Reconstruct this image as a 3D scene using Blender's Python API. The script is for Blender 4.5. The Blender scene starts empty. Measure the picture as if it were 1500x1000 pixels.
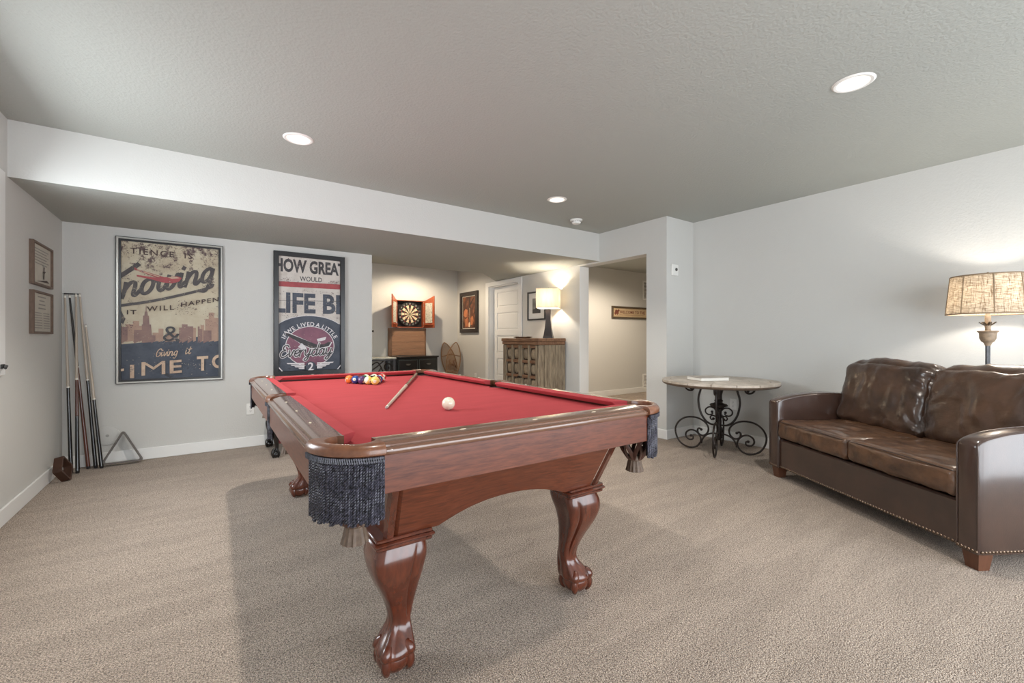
import bpy, bmesh, math, random
from mathutils import Vector, Matrix, noise as mnoise
random.seed(7)
PI = math.pi
SC = bpy.context.scene
COL = SC.collection

# ------------------------------------------------------------------ camera, world, exposure, big lights
cam_data = bpy.data.cameras.new('camera')
cam_data.sensor_width = 36.0
cam_data.lens = 642.0 / 1500.0 * 36.0
cam_data.shift_y = -5.0 / 1500.0
cam_data.clip_start = 0.02
cam = bpy.data.objects.new('camera', cam_data)
COL.objects.link(cam)
cam.location = (0, 0, 1.107)
cam.rotation_euler = (PI / 2, 0, -math.radians(35.03))
SC.camera = cam

SC.view_settings.view_transform = 'Standard'
SC.view_settings.look = 'None'
SC.view_settings.gamma = 1.0
SC.view_settings.use_curve_mapping = False
SC.view_settings.exposure = 0.40

world = bpy.data.worlds.new('world')
SC.world = world
world.use_nodes = True
wbg = world.node_tree.nodes['Background']
wbg.inputs[0].default_value = (0.80, 0.90, 1.0, 1)
wbg.inputs[1].default_value = 1.6

def area_light(name, loc, rot, sx, sy, power, col):
    d = bpy.data.lights.new(name, 'AREA')
    d.shape = 'RECTANGLE'; d.size = sx; d.size_y = sy; d.energy = power; d.color = col
    o = bpy.data.objects.new(name, d); COL.objects.link(o)
    o.location = loc; o.rotation_euler = rot
    return o
# daylight entering through the unseen patio window behind the camera and the window in the left wall
area_light('patio_daylight', (2.0, -1.72, 1.10), (math.radians(90), 0, 0), 4.6, 1.95, 118, (0.91, 0.955, 1.0))
area_light('side_daylight', (-1.18, 2.95, 1.5), (math.radians(68), 0, math.radians(-90)), 1.6, 1.05, 50, (0.90, 0.96, 1.0))
RECESSED_W = 62.0
WARM = (1.0, 0.94, 0.86)

# ------------------------------------------------------------------ helpers
def lin(c):
    c = c / 255.0
    return c / 12.92 if c <= 0.04045 else ((c + 0.055) / 1.055) ** 2.4
def S(r, g, b): return (lin(r), lin(g), lin(b))

MATS = {}
def mat(name, col, rough=0.5, metal=0.0, var=0.0, vscale=8.0, stretch=(1, 1, 1), bump=0.0, bscale=60.0,
        bdist=0.004, coat=0.0, col2=None, detail=5.0, spec=0.5, sheen=0.0, bstretch=None, emit=None, estr=0.0, trans=0.0, contrast=(0.3, 0.7)):
    if name in MATS: return MATS[name]
    m = bpy.data.materials.new(name); m.use_nodes = True
    nt = m.node_tree; b = nt.nodes['Principled BSDF']
    b.inputs['Roughness'].default_value = rough
    b.inputs['Metallic'].default_value = metal
    b.inputs['Coat Weight'].default_value = coat
    b.inputs['Coat Roughness'].default_value = 0.14
    b.inputs['Specular IOR Level'].default_value = spec
    b.inputs['Sheen Weight'].default_value = sheen
    b.inputs['Transmission Weight'].default_value = trans
    if emit:
        b.inputs['Emission Color'].default_value = (*emit, 1); b.inputs['Emission Strength'].default_value = estr
    tc = nt.nodes.new('ShaderNodeTexCoord')
    if var > 0 or col2:
        mp = nt.nodes.new('ShaderNodeMapping'); mp.inputs['Scale'].default_value = stretch
        n = nt.nodes.new('ShaderNodeTexNoise'); n.inputs['Scale'].default_value = vscale; n.inputs['Detail'].default_value = detail
        n.inputs['Roughness'].default_value = 0.6
        r = nt.nodes.new('ShaderNodeValToRGB')
        c2 = col2 if col2 else tuple(min(1, c * (1 + var)) for c in col)
        c1 = col if col2 else tuple(c * (1 - var) for c in col)
        r.color_ramp.elements[0].color = (*c1, 1); r.color_ramp.elements[1].color = (*c2, 1)
        r.color_ramp.elements[0].position = contrast[0]; r.color_ramp.elements[1].position = contrast[1]
        nt.links.new(tc.outputs['Object'], mp.inputs[0]); nt.links.new(mp.outputs[0], n.inputs['Vector'])
        nt.links.new(n.outputs['Fac'], r.inputs[0]); nt.links.new(r.outputs[0], b.inputs['Base Color'])
    else:
        b.inputs['Base Color'].default_value = (*col, 1)
    if bump > 0:
        mp2 = nt.nodes.new('ShaderNodeMapping'); mp2.inputs['Scale'].default_value = bstretch or (1, 1, 1)
        n2 = nt.nodes.new('ShaderNodeTexNoise'); n2.inputs['Scale'].default_value = bscale; n2.inputs['Detail'].default_value = 3
        bp = nt.nodes.new('ShaderNodeBump'); bp.inputs['Strength'].default_value = bump; bp.inputs['Distance'].default_value = bdist
        nt.links.new(tc.outputs['Object'], mp2.inputs[0]); nt.links.new(mp2.outputs[0], n2.inputs['Vector'])
        nt.links.new(n2.outputs['Fac'], bp.inputs['Height']); nt.links.new(bp.outputs[0], b.inputs['Normal'])
    MATS[name] = m
    return m

class MB:
    """collects geometry; build() makes it one mesh object"""
    def __init__(s): s.v = []; s.f = []; s.mi = []; s.cur = 0
    def add(s, verts, faces):
        o = len(s.v); s.v += [tuple(p) for p in verts]
        for f in faces: s.f.append(tuple(i + o for i in f)); s.mi.append(s.cur)
        return s
    def box(s, x0, x1, y0, y1, z0, z1, c=0.0):
        if x1 < x0: x0, x1 = x1, x0
        if y1 < y0: y0, y1 = y1, y0
        if z1 < z0: z0, z1 = z1, z0
        if c <= 0:
            v = [(x, y, z) for x in (x0, x1) for y in (y0, y1) for z in (z0, z1)]
            return s.add(v, [(0, 1, 3, 2), (4, 6, 7, 5), (0, 4, 5, 1), (2, 3, 7, 6), (0, 2, 6, 4), (1, 5, 7, 3)])
        c = min(c, (x1 - x0) * .49, (y1 - y0) * .49, (z1 - z0) * .49)
        X = (x0, x1); Y = (y0, y1); Z = (z0, z1); idx = {}; v = []
        for i in (0, 1):
            for j in (0, 1):
                for k in (0, 1):
                    sx = c if i == 0 else -c; sy = c if j == 0 else -c; sz = c if k == 0 else -c
                    idx[i, j, k, 'x'] = len(v); v.append((X[i], Y[j] + sy, Z[k] + sz))
                    idx[i, j, k, 'y'] = len(v); v.append((X[i] + sx, Y[j], Z[k] + sz))
                    idx[i, j, k, 'z'] = len(v); v.append((X[i] + sx, Y[j] + sy, Z[k]))
        f = []
        for a in (0, 1):
            f.append([idx[a, 0, 0, 'x'], idx[a, 1, 0, 'x'], idx[a, 1, 1, 'x'], idx[a, 0, 1, 'x']])
            f.append([idx[0, a, 0, 'y'], idx[1, a, 0, 'y'], idx[1, a, 1, 'y'], idx[0, a, 1, 'y']])
            f.append([idx[0, 0, a, 'z'], idx[1, 0, a, 'z'], idx[1, 1, a, 'z'], idx[0, 1, a, 'z']])
        for a in (0, 1):
            for b in (0, 1):
                f.append([idx[0, a, b, 'y'], idx[1, a, b, 'y'], idx[1, a, b, 'z'], idx[0, a, b, 'z']])
                f.append([idx[a, 0, b, 'x'], idx[a, 1, b, 'x'], idx[a, 1, b, 'z'], idx[a, 0, b, 'z']])
                f.append([idx[a, b, 0, 'x'], idx[a, b, 1, 'x'], idx[a, b, 1, 'y'], idx[a, b, 0, 'y']])
        for i in (0, 1):
            for j in (0, 1):
                for k in (0, 1): f.append([idx[i, j, k, 'x'], idx[i, j, k, 'y'], idx[i, j, k, 'z']])
        return s.add(v, f)
    def lathe(s, prof, n=24, c=(0, 0, 0), rmod=None, cap=True):
        """prof: list of (r, z); closed over at r=0"""
        v = []; f = []
        for (r, z) in prof:
            for k in range(n):
                a = 2 * PI * k / n; rr = r * (rmod(a, z) if rmod else 1)
                v.append((c[0] + rr * math.cos(a), c[1] + rr * math.sin(a), c[2] + z))
        for i in range(len(prof) - 1):
            for k in range(n):
                k2 = (k + 1) % n
                f.append((i * n + k, i * n + k2, (i + 1) * n + k2, (i + 1) * n + k))
        if cap and prof[0][0] > 1e-6: f.append(tuple(range(n))[::-1])
        if cap and prof[-1][0] > 1e-6: f.append(tuple((len(prof) - 1) * n + k for k in range(n)))
        return s.add(v, f)
    def tube(s, pts, r, n=8, closed=False, flat=1.0, up=None):
        pts = [Vector(p) for p in pts]; m = len(pts)
        rs = r if isinstance(r, (list, tuple)) else [r] * m
        v = []; f = []; prev = None
        for i in range(m):
            if closed: t = pts[(i + 1) % m] - pts[i - 1]
            else: t = pts[min(i + 1, m - 1)] - pts[max(i - 1, 0)]
            if t.length < 1e-9: t = Vector((0, 0, 1))
            t.normalize()
            if up is not None: a = Vector(up) - t * t.dot(Vector(up))
            elif prev is None:
                a = Vector((0, 0, 1)) if abs(t.z) < 0.9 else Vector((1, 0, 0)); a = a - t * t.dot(a)
            else: a = prev - t * t.dot(prev)
            if a.length < 1e-6: a = t.orthogonal()
            a.normalize(); prev = a; b = t.cross(a)
            for k in range(n):
                an = 2 * PI * k / n
                v.append(pts[i] + (a * math.cos(an) * flat + b * math.sin(an)) * rs[i])
        for i in range(m if closed else m - 1):
            j = (i + 1) % m
            for k in range(n):
                k2 = (k + 1) % n
                f.append((i * n + k, i * n + k2, j * n + k2, j * n + k))
        if not closed:
            f.append(tuple(range(n))[::-1]); f.append(tuple((m - 1) * n + k for k in range(n)))
        return s.add(v, f)
    def loft(s, loops, cap=True, closed_loop=True):
        n = len(loops[0]); v = [p for l in loops for p in l]; f = []
        for i in range(len(loops) - 1):
            for k in range(n if closed_loop else n - 1):
                k2 = (k + 1) % n
                f.append((i * n + k, i * n + k2, (i + 1) * n + k2, (i + 1) * n + k))
        if cap:
            f.append(tuple(range(n))[::-1]); f.append(tuple((len(loops) - 1) * n + k for k in range(n)))
        return s.add(v, f)
    def prism(s, poly, z0, z1, fn=None):
        """poly in 2D; fn(x, y, z) maps to 3D"""
        fn = fn or (lambda x, y, z: (x, y, z))
        return s.loft([[fn(x, y, z0) for x, y in poly], [fn(x, y, z1) for x, y in poly]])
    def sphere(s, c, r, n=16, m=10, sc=(1, 1, 1)):
        prof = [(r * math.sin(PI * i / m), -r * math.cos(PI * i / m)) for i in range(m + 1)]
        o = len(s.v); s.lathe(prof, n)
        for i in range(o, len(s.v)):
            x, y, z = s.v[i]; s.v[i] = (c[0] + x * sc[0], c[1] + y * sc[1], c[2] + z * sc[2])
        return s
    def merge(s, other, fn=None):
        o = len(s.v); s.v += [tuple(fn(*p)) if fn else p for p in other.v]
        s.f += [tuple(i + o for i in f) for f in other.f]; s.mi += other.mi
        return s
    def xform(s, M):
        s.v = [tuple(M @ Vector(p)) for p in s.v]; return s
    def mesh(s, name, mats, sharp=35):
        me = bpy.data.meshes.new(name); me.from_pydata(s.v, [], s.f); 
        bm = bmesh.new(); bm.from_mesh(me)
        bmesh.ops.remove_doubles(bm, verts=bm.verts, dist=1e-6)
        bmesh.ops.recalc_face_normals(bm, faces=bm.faces)
        bm.to_mesh(me); bm.free()
        for m in (mats if isinstance(mats, (list, tuple)) else [mats]): me.materials.append(m)
        if len(set(s.mi)) > 1 and len(me.polygons) == len(s.mi):
            me.polygons.foreach_set('material_index', s.mi)
        me.polygons.foreach_set('use_smooth', [True] * len(me.polygons))
        me.set_sharp_from_angle(angle=math.radians(sharp))
        return me
    def build(s, name, mats, parent=None, loc=(0, 0, 0), rz=0, sharp=35, label=None):
        o = bpy.data.objects.new(name, s.mesh(name, mats, sharp)); COL.objects.link(o)
        o.location = loc; o.rotation_euler = (0, 0, rz)
        if parent is not None: o.parent = parent
        if label: o['label'] = label
        return o

def thing(name, label, cat, loc=(0, 0, 0), rz=0, group=None):
    o = bpy.data.objects.new(name, None); COL.objects.link(o); o.empty_display_size = 0.1
    o.location = loc; o.rotation_euler = (0, 0, rz); o['label'] = label; o['category'] = cat
    if group: o['group'] = group
    return o
def tag(o, label, cat, group=None):
    o['label'] = label; o['category'] = cat
    if group: o['group'] = group
    return o
def struct(o):
    o['kind'] = 'structure'; return o
def share(src, parent, loc=None, rot=None, name=None):
    c = src.copy(); COL.objects.link(c)
    if name: c.name = name
    c.parent = parent
    if loc is not None: c.location = loc
    if rot is not None: c.rotation_euler = rot
    return c
def smooth_path(P, k=6, closed=False):
    P = [Vector(p) for p in P]; n = len(P); out = []
    rng = range(n) if closed else range(n - 1)
    for i in rng:
        p1 = P[i]; p2 = P[(i + 1) % n]
        p0 = P[i - 1] if (closed or i > 0) else p1 * 2 - p2
        p3 = P[(i + 2) % n] if (closed or i + 2 < n) else p2 * 2 - p1
        for j in range(k):
            t = j / k
            out.append(0.5 * ((2 * p1) + (p2 - p0) * t + (2 * p0 - 5 * p1 + 4 * p2 - p3) * t * t + (3 * p1 - p0 - 3 * p2 + p3) * t ** 3))
    if not closed: out.append(P[-1])
    return out
def cushion(mb, x0, x1, y0, y1, z0, z1, e=0.35, nx=26, ny=26, puff=0.0, wr=None):
    """soft rounded box; superellipsoid-like rounding of radius e*min, puffed in the middle"""
    cx, cy, cz = (x0 + x1) / 2, (y0 + y1) / 2, (z0 + z1) / 2
    hx, hy, hz = (x1 - x0) / 2, (y1 - y0) / 2, (z1 - z0) / 2
    R = e * min(hx, hy, hz) * 2
    b = bmesh.new(); bmesh.ops.create_cube(b, size=2)
    bmesh.ops.subdivide_edges(b, edges=b.edges[:], cuts=nx, use_grid_fill=True)
    vs = []; 
    b.verts.ensure_lookup_table()
    for v in b.verts:
        # warp grid lines towards the edges so the rounding is well sampled
        q = [math.copysign(1 - (1 - abs(t)) ** 1.5, t) for t in v.co]
        p = Vector((q[0] * hx, q[1] * hy, q[2] * hz))
        inner = Vector((max(-hx + R, min(hx - R, p.x)), max(-hy + R, min(hy - R, p.y)), max(-hz + R, min(hz - R, p.z))))
        d = p - inner
        if d.length > 1e-9: p = inner + d.normalized() * R
        fx, fy, fz = 1 - (q[0]) ** 2, 1 - (q[1]) ** 2, 1 - (q[2]) ** 2
        if puff:
            p.z += math.copysign(puff * fx * fy, p.z) * abs(q[2])
            p.y += math.copysign(puff * .7 * fx * fz, p.y) * abs(q[1])
            p.x += math.copysign(puff * .5 * fy * fz, p.x) * abs(q[0])
        if wr: p = wr(p, q)
        vs.append((cx + p.x, cy + p.y, cz + p.z))
    fs = [tuple(v.index for v in f.verts) for f in b.faces]
    b.free(); return mb.add(vs, fs)

# ---- flat lettering
def text_geo(s, size=1.0, bold=0.0, spacing=1.0):
    cu = bpy.data.curves.new('text', 'FONT'); cu.body = s; cu.size = size; cu.align_x = 'CENTER'; cu.offset = bold
    cu.space_character = spacing; cu.resolution_u = 3
    o = bpy.data.objects.new('text', cu); COL.objects.link(o)
    dg = bpy.context.evaluated_depsgraph_get()
    me = bpy.data.meshes.new_from_object(o.evaluated_get(dg))
    v = [tuple(p.co) for p in me.vertices]; f = [tuple(p.vertices) for p in me.polygons]
    bpy.data.objects.remove(o); bpy.data.curves.remove(cu); bpy.data.meshes.remove(me)
    return v, f
def clip(v, f, planes):
    b = bmesh.new()
    vs = [b.verts.new(p) for p in v]
    for q in f:
        try: b.faces.new([vs[i] for i in q])
        except ValueError: pass
    for co, no in planes:
        bmesh.ops.bisect_plane(b, geom=b.verts[:] + b.edges[:] + b.faces[:], plane_co=co, plane_no=no, clear_outer=True)
    b.verts.index_update()
    v = [tuple(p.co) for p in b.verts]; f = [tuple(p.index for p in q.verts) for q in b.faces]
    b.free(); return v, f
class Print:
    """flat print on a board w x h whose centre is the local origin; front faces local -y; u right, v down in 0..1"""
    def __init__(s, w, h, y): s.w = w; s.h = h; s.y = y; s.layer = 0
    def P(s, u, v): return ((u - .5) * s.w, (.5 - v) * s.h)
    def put(s, v, f, name, m, parent, depth=None, label=None):
        s.layer += 1
        v, f = clip(v, f, [((-s.w / 2, 0, 0), (-1, 0, 0)), ((s.w / 2, 0, 0), (1, 0, 0)), ((0, s.h / 2, 0), (0, 1, 0)), ((0, -s.h / 2, 0), (0, -1, 0))])
        y = s.y - 0.0005 * s.layer
        mb = MB(); mb.add([(p[0], y - p[2], p[1]) for p in v], f)
        o = mb.build(name, m, parent, label=label); return o
    def text(s, t, u0, u1, v0, v1, name, m, parent, bold=0.0, du=0.0, shear=0.0, arc=None, spacing=1.0, sk=0.0):
        """fit text to the box; du = rise (in v units) of the right end; arc=(radius in u of w)"""
        V, F = text_geo(t, 1.0, bold, spacing)
        xs = [p[0] for p in V]; ys = [p[1] for p in V]
        x0, x1, y0, y1 = min(xs), max(xs), min(ys), max(ys)
        out = []
        for (x, y, z) in V:
            a = (x - x0) / (x1 - x0); b = (y - y0) / (y1 - y0)
            u = u0 + (u1 - u0) * a; v = v1 + (v0 - v1) * b - du * a
            X, Z = s.P(u, v); X += shear * b * (v1 - v0) * s.h
            if arc: Z += arc * s.h * (1 - (2 * a - 1) ** 2)
            out.append((X, Z, 0))
        return s.put(out, F, name, m, parent)
    def poly(s, pts, name, m, parent, label=None):
        return s.put([(*s.P(u, v), 0) for u, v in pts], [tuple(range(len(pts)))], name, m, parent, label=label)
    def polys(s, L, name, m, parent):
        V = []; F = []
        for pts in L:
            o = len(V); V += [(*s.P(u, v), 0) for u, v in pts]; F.append(tuple(range(o, o + len(pts))))
        return s.put(V, F, name, m, parent)
    def chips(s, spots, name, m, parent):
        V = []; F = []; rg = random.Random(len(spots) * 7)
        for cu, cv, su_, sv_, n in spots:
            for _ in range(n):
                X, Z = s.P(cu + rg.gauss(0, su_ * .5), cv + rg.gauss(0, sv_ * .5)); q = rg.uniform(.001, .0055); a0 = rg.uniform(0, 6.28); o = len(V); k = rg.randint(3, 5)
                for i in range(k):
                    r = q * rg.uniform(.4, 1); a = a0 + 2 * PI * i / k; V.append((X + r * 1.5 * math.cos(a), Z + r * .8 * math.sin(a), o * 2e-7))
                F.append(tuple(range(o, o + k)))
        o = s.put(V, F, name, m, parent); o['kind'] = 'stuff'; return o
    def ribbons(s, strokes, width, name, m, parent):
        """strokes: list of lists of (x, z) in metres on the board"""
        V = []; F = []; k = 0
        for st in strokes:
            p = smooth_path([(a, b, 0) for a, b in st], 6) if len(st) > 2 else [Vector((a, b, 0)) for a, b in st]
            o = len(V); n = len(p)
            for i in range(n):
                t = p[min(i + 1, n - 1)] - p[max(i - 1, 0)]
                t = t.normalized() if t.length > 1e-9 else Vector((1, 0, 0))
                e = Vector((-t.y, t.x, 0)) * width / 2
                c = p[i] - t * width * .4 if i == 0 else (p[i] + t * width * .4 if i == n - 1 else p[i])
                k += 1; V += [(*(c + e).to_2d(), k * 1.5e-5), (*(c - e).to_2d(), k * 1.5e-5)]
            F += [(o + 2 * i, o + 2 * i + 1, o + 2 * i + 3, o + 2 * i + 2) for i in range(n - 1)]
        o = s.put(V, F, name, m, parent); s.layer += int(k * 1.5e-5 / .0005) + 1
        return o
GLY = {
 'n': ([[(0, .95), (.03, .5), (0, 0)], [(.02, .5), (.25, .92), (.5, .92), (.58, .6), (.57, .15), (.7, 0), (.95, .3)]], .95),
 'o': ([[(.42, 1), (.12, .82), (.05, .4), (.2, .04), (.48, .04), (.66, .35), (.64, .75), (.42, 1)], [(.6, .85), (.8, .75), (.98, .85)]], 1.0),
 'w': ([[(0, .95), (.04, .3), (.2, .02), (.42, .15), (.52, .6), (.54, .95)], [(.54, .5), (.6, .1), (.78, .02), (.98, .3), (1.04, .95), (1.25, .85)]], 1.3),
 'i': ([[(0, .95), (.02, .25), (.14, .0), (.38, .3)], [(.04, 1.3), (.07, 1.38)]], .42),
 'g': ([[(.62, .75), (.42, 1), (.12, .8), (.05, .4), (.2, .05), (.48, .15), (.62, .5), (.64, .95), (.62, -.2), (.45, -.62), (.1, -.55)]], .95),
 'e': ([[(.08, .45), (.5, .55), (.55, .85), (.35, 1), (.1, .75), (.05, .35), (.25, 0), (.5, .08), (.72, .35)]], .72),
 'r': ([[(0, .95), (.02, 0)], [(.02, .55), (.25, .92), (.5, .88)]], .62),
 'y': ([[(0, .95), (.05, .35), (.22, .1), (.48, .25), (.6, .6), (.62, .95)], [(.62, .9), (.58, -.2), (.4, -.65), (.12, -.55), (.3, -.2), (.9, .3)]], .9),
 'd': ([[(.6, .75), (.38, 1), (.1, .78), (.05, .35), (.25, 0), (.5, .15), (.62, .5), (.7, 1.8)], [(.66, 1.0), (.62, .3), (.72, .03), (.95, .3)]], .95),
 'a': ([[(.6, .75), (.38, 1), (.1, .78), (.05, .35), (.25, 0), (.5, .15), (.62, .6), (.64, .95)], [(.63, .7), (.62, .25), (.72, .03), (.95, .3)]], .95),
 'v': ([[(0, .95), (.12, .45), (.26, .02), (.45, .4), (.56, .92), (.78, .8)]], .76),
 'E': ([[(.85, 1.45), (.6, 1.75), (.25, 1.6), (.22, 1.2), (.55, 1.02), (.15, .85), (.05, .4), (.3, 0), (.7, .12), (.98, .45)]], 1.0),
 'G': ([[(.95, 1.35), (.7, 1.7), (.3, 1.55), (.05, .85), (.2, .1), (.55, 0), (.85, .4), (.88, .78), (.55, .78)]], 1.08),
 't': ([[(.2, 1.6), (.14, .3), (.28, 0), (.5, .2)], [(-.08, 1.08), (.48, 1.14)]], .52),
 ' ': ([], .5)}
def script(s, x, z, h, slope=0.0, slant=0.25, sx=1.0):
    out = []; cx = 0
    for ch in s:
        st, adv = GLY[ch]
        for l in st:
            q = []
            for a, b in l:
                X = (cx + a) * h * sx + slant * b * h; Z = b * h
                q.append((x + X, z + Z + slope * X))
            out.append(q)
        cx += adv
    return out

# ------------------------------------------------------------------ materials of the setting
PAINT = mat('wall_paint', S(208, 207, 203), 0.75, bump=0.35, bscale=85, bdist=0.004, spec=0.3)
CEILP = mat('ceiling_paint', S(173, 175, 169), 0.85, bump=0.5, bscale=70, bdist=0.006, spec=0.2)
TRIM = mat('white_trim_paint', S(236, 236, 234), 0.4)
WHITE = mat('white_plastic', S(235, 234, 230), 0.35)
DARKSLOT = mat('dark_slot', S(40, 38, 36), 0.6)

def carpet_mat():
    m = bpy.data.materials.new('carpet'); m.use_nodes = True; nt = m.node_tree; b = nt.nodes['Principled BSDF']
    N = nt.nodes.new; L = nt.links.new
    tc = N('ShaderNodeTexCoord')
    n1 = N('ShaderNodeTexNoise'); n1.inputs['Scale'].default_value = 190; n1.inputs['Detail'].default_value = 4; n1.inputs['Roughness'].default_value = .7
    n2 = N('ShaderNodeTexNoise'); n2.inputs['Scale'].default_value = 420; n2.inputs['Detail'].default_value = 2
    mp = N('ShaderNodeMapping'); mp.inputs['Rotation'].default_value = (0, 0, .55); mp.inputs['Scale'].default_value = (0.8, 3.6, 1)
    n3 = N('ShaderNodeTexNoise'); n3.inputs['Scale'].default_value = 2.2; n3.inputs['Detail'].default_value = 3; n3.inputs['Distortion'].default_value = .5
    L(tc.outputs['Object'], n1.inputs['Vector']); L(tc.outputs['Object'], n2.inputs['Vector'])
    L(tc.outputs['Object'], mp.inputs[0]); L(mp.outputs[0], n3.inputs['Vector'])
    r = N('ShaderNodeValToRGB'); cr = r.color_ramp
    cr.elements[0].position = .405; cr.elements[0].color = (*S(66, 54, 46), 1)
    cr.elements[1].position = .59; cr.elements[1].color = (*S(246, 228, 209), 1)
    e = cr.elements.new(.49); e.color = (*S(192, 172, 154), 1)
    mixf = N('ShaderNodeMix'); mixf.data_type = 'FLOAT'; mixf.inputs[0].default_value = .42
    L(n1.outputs['Fac'], mixf.inputs[2]); L(n2.outputs['Fac'], mixf.inputs[3]); L(mixf.outputs[0], r.inputs[0])
    r3 = N('ShaderNodeValToRGB'); r3.color_ramp.elements[0].position = .42; r3.color_ramp.elements[0].color = (.88, .872, .865, 1)
    r3.color_ramp.elements[1].position = .58; r3.color_ramp.elements[1].color = (1, 1, 1, 1)
    L(n3.outputs['Fac'], r3.inputs[0])
    mx = N('ShaderNodeMix'); mx.data_type = 'RGBA'; mx.blend_type = 'MULTIPLY'; mx.inputs[0].default_value = 1
    L(r.outputs[0], mx.inputs[6]); L(r3.outputs[0], mx.inputs[7]); L(mx.outputs[2], b.inputs['Base Color'])
    vo = N('ShaderNodeTexVoronoi'); vo.inputs['Scale'].default_value = 210
    nd = N('ShaderNodeTexNoise'); nd.inputs['Scale'].default_value = 300
    va = N('ShaderNodeVectorMath'); va.operation = 'SCALE'; va.inputs[3].default_value = .006
    vb = N('ShaderNodeVectorMath'); L(nd.outputs['Color'], va.inputs[0]); L(tc.outputs['Object'], vb.inputs[0]); L(va.outputs[0], vb.inputs[1]); L(vb.outputs[0], vo.inputs['Vector'])
    rv = N('ShaderNodeValToRGB'); rv.color_ramp.elements[0].position = .30; rv.color_ramp.elements[0].color = (1, 1, 1, 1); rv.color_ramp.elements[1].position = .85; rv.color_ramp.elements[1].color = (.34, .30, .27, 1)  # shade between the tufts put into the colour
    L(vo.outputs['Distance'], rv.inputs[0])
    mv = N('ShaderNodeMix'); mv.data_type = 'RGBA'; mv.blend_type = 'MULTIPLY'; mv.inputs[0].default_value = 1; L(mx.outputs[2], mv.inputs[6]); L(rv.outputs[0], mv.inputs[7]); L(mv.outputs[2], b.inputs['Base Color'])
    bp = N('ShaderNodeBump'); bp.invert = True; bp.inputs['Strength'].default_value = .8; bp.inputs['Distance'].default_value = .008
    L(vo.outputs['Distance'], bp.inputs['Height']); L(bp.outputs[0], b.inputs['Normal'])
    b.inputs['Roughness'].default_value = 1; b.inputs['Specular IOR Level'].default_value = .05
    b.inputs['Sheen Weight'].default_value = .25; b.inputs['Sheen Roughness'].default_value = .6
    return m
CARPET = carpet_mat()

# ------------------------------------------------------------------ room constants
XL, XR = -0.985, 4.63           # left and right walls
YB, YF = 5.20, -1.60            # poster wall and the wall behind the camera
ZC, ZS = 2.44, 2.09             # ceiling and beam soffit
XD = 4.13                       # wall with the panel door and the hall opening
YA = 7.79                       # dart wall
YP = 2.95                       # short wall beside the round table
YH = 5.83                       # hall wall with the sign
LIGHTS = [(0.512, 3.22), (2.775, 3.203), (2.773, 0.851), (0.512, 0.851)]
HALL_L, ALC_L = (5.75, 4.55), (3.08, 7.05)
R_CAN = 0.072

struct(MB().box(XL - .1, 9.2, YF - .1, YA + .1, -.1, 0).build('floor', CARPET))

def ceiling():
    b = bmesh.new(); edges = []
    outer = [(XL - .1, YF - .1), (9.2, YF - .1), (9.2, YA + .1), (XL - .1, YA + .1)]
    def ring(pts):
        vs = [b.verts.new((x, y, ZC)) for x, y in pts]
        for i in range(len(vs)): edges.append(b.edges.new((vs[i], vs[(i + 1) % len(vs)])))
    ring(outer)
    for (cx, cy) in LIGHTS + [HALL_L, ALC_L]:
        ring([(cx + R_CAN * math.cos(2 * PI * k / 40), cy + R_CAN * math.sin(2 * PI * k / 40)) for k in range(40)])
    bmesh.ops.triangle_fill(b, edges=edges, use_beauty=True)
    ext = bmesh.ops.extrude_face_region(b, geom=b.faces[:])
    for v in [g for g in ext['geom'] if isinstance(g, bmesh.types.BMVert)]: v.co.z += .12
    bmesh.ops.recalc_face_normals(b, faces=b.faces)
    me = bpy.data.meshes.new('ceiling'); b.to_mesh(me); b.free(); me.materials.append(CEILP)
    o = bpy.data.objects.new('ceiling', me); COL.objects.link(o); return struct(o)
ceiling()

# beam with a dropped soffit; its back edge is cut at 45 degrees at both ends
beam_poly = [(XL, 3.95), (XD, 3.95), (XD, 6.38), (3.47, 5.72), (2.12, 5.72), (1.62, 5.2), (XL, 5.2)]
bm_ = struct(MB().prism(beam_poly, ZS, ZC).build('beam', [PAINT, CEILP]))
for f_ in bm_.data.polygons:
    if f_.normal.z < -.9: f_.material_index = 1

# walls
LW = (2.25, 3.76, 0.98, 2.0)    # window opening in the left wall: y0, y1, z0, z1
def wall(name, boxes, c=0.0):
    mb = MB()
    for q in boxes: mb.box(*q, c=c)
    return struct(mb.build(name, PAINT))
wall('wall_left', [(XL - .12, XL, YF, LW[0], 0, ZC), (XL - .12, XL, LW[1], YB, 0, ZC), (XL - .12, XL, LW[0], LW[1], 0, LW[2]), (XL - .12, XL, LW[0], LW[1], LW[3], ZC)])
wall('wall_back', [(XL - .12, 1.62, YB, YB + .13, 0, ZC)])
wall('wall_right', [(XR, XR + .12, YF, YP, 0, ZC)])
FW = (-.35, 4.35, 0.05, 2.1)      # unseen patio window behind the camera, widened to light the left side
wall('wall_front', [(XL, FW[0], YF - .12, YF, 0, ZC), (FW[1], XR, YF - .12, YF, 0, ZC), (FW[0], FW[1], YF - .12, YF, FW[3], ZC), (FW[0], FW[1], YF - .12, YF, 0, FW[2])])
YO0, YO1 = 3.217, 4.308         # hall opening
wall('wall_corner', [(XD, XR + .12, YP, YP + .16, 0, ZC), (XD, XD + .16, YP + .16, YO0, 0, ZC), (XD, XD + .16, YO0, YO1, 2.07, ZC)])
DY0, DY1, DZ = 5.70, 6.60, 2.01  # door opening
wall('wall_door', [(XD, XD + .16, YO1, DY0, 0, ZC), (XD, XD + .16, DY1, YA, 0, ZC), (XD, XD + .16, DY0, DY1, DZ, ZC)])
wall('wall_alcove', [(1.5, XD + .16, YA, YA + .12, 0, ZC), (1.5, 1.62, YB + .13, YA, 0, ZC)])
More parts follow.
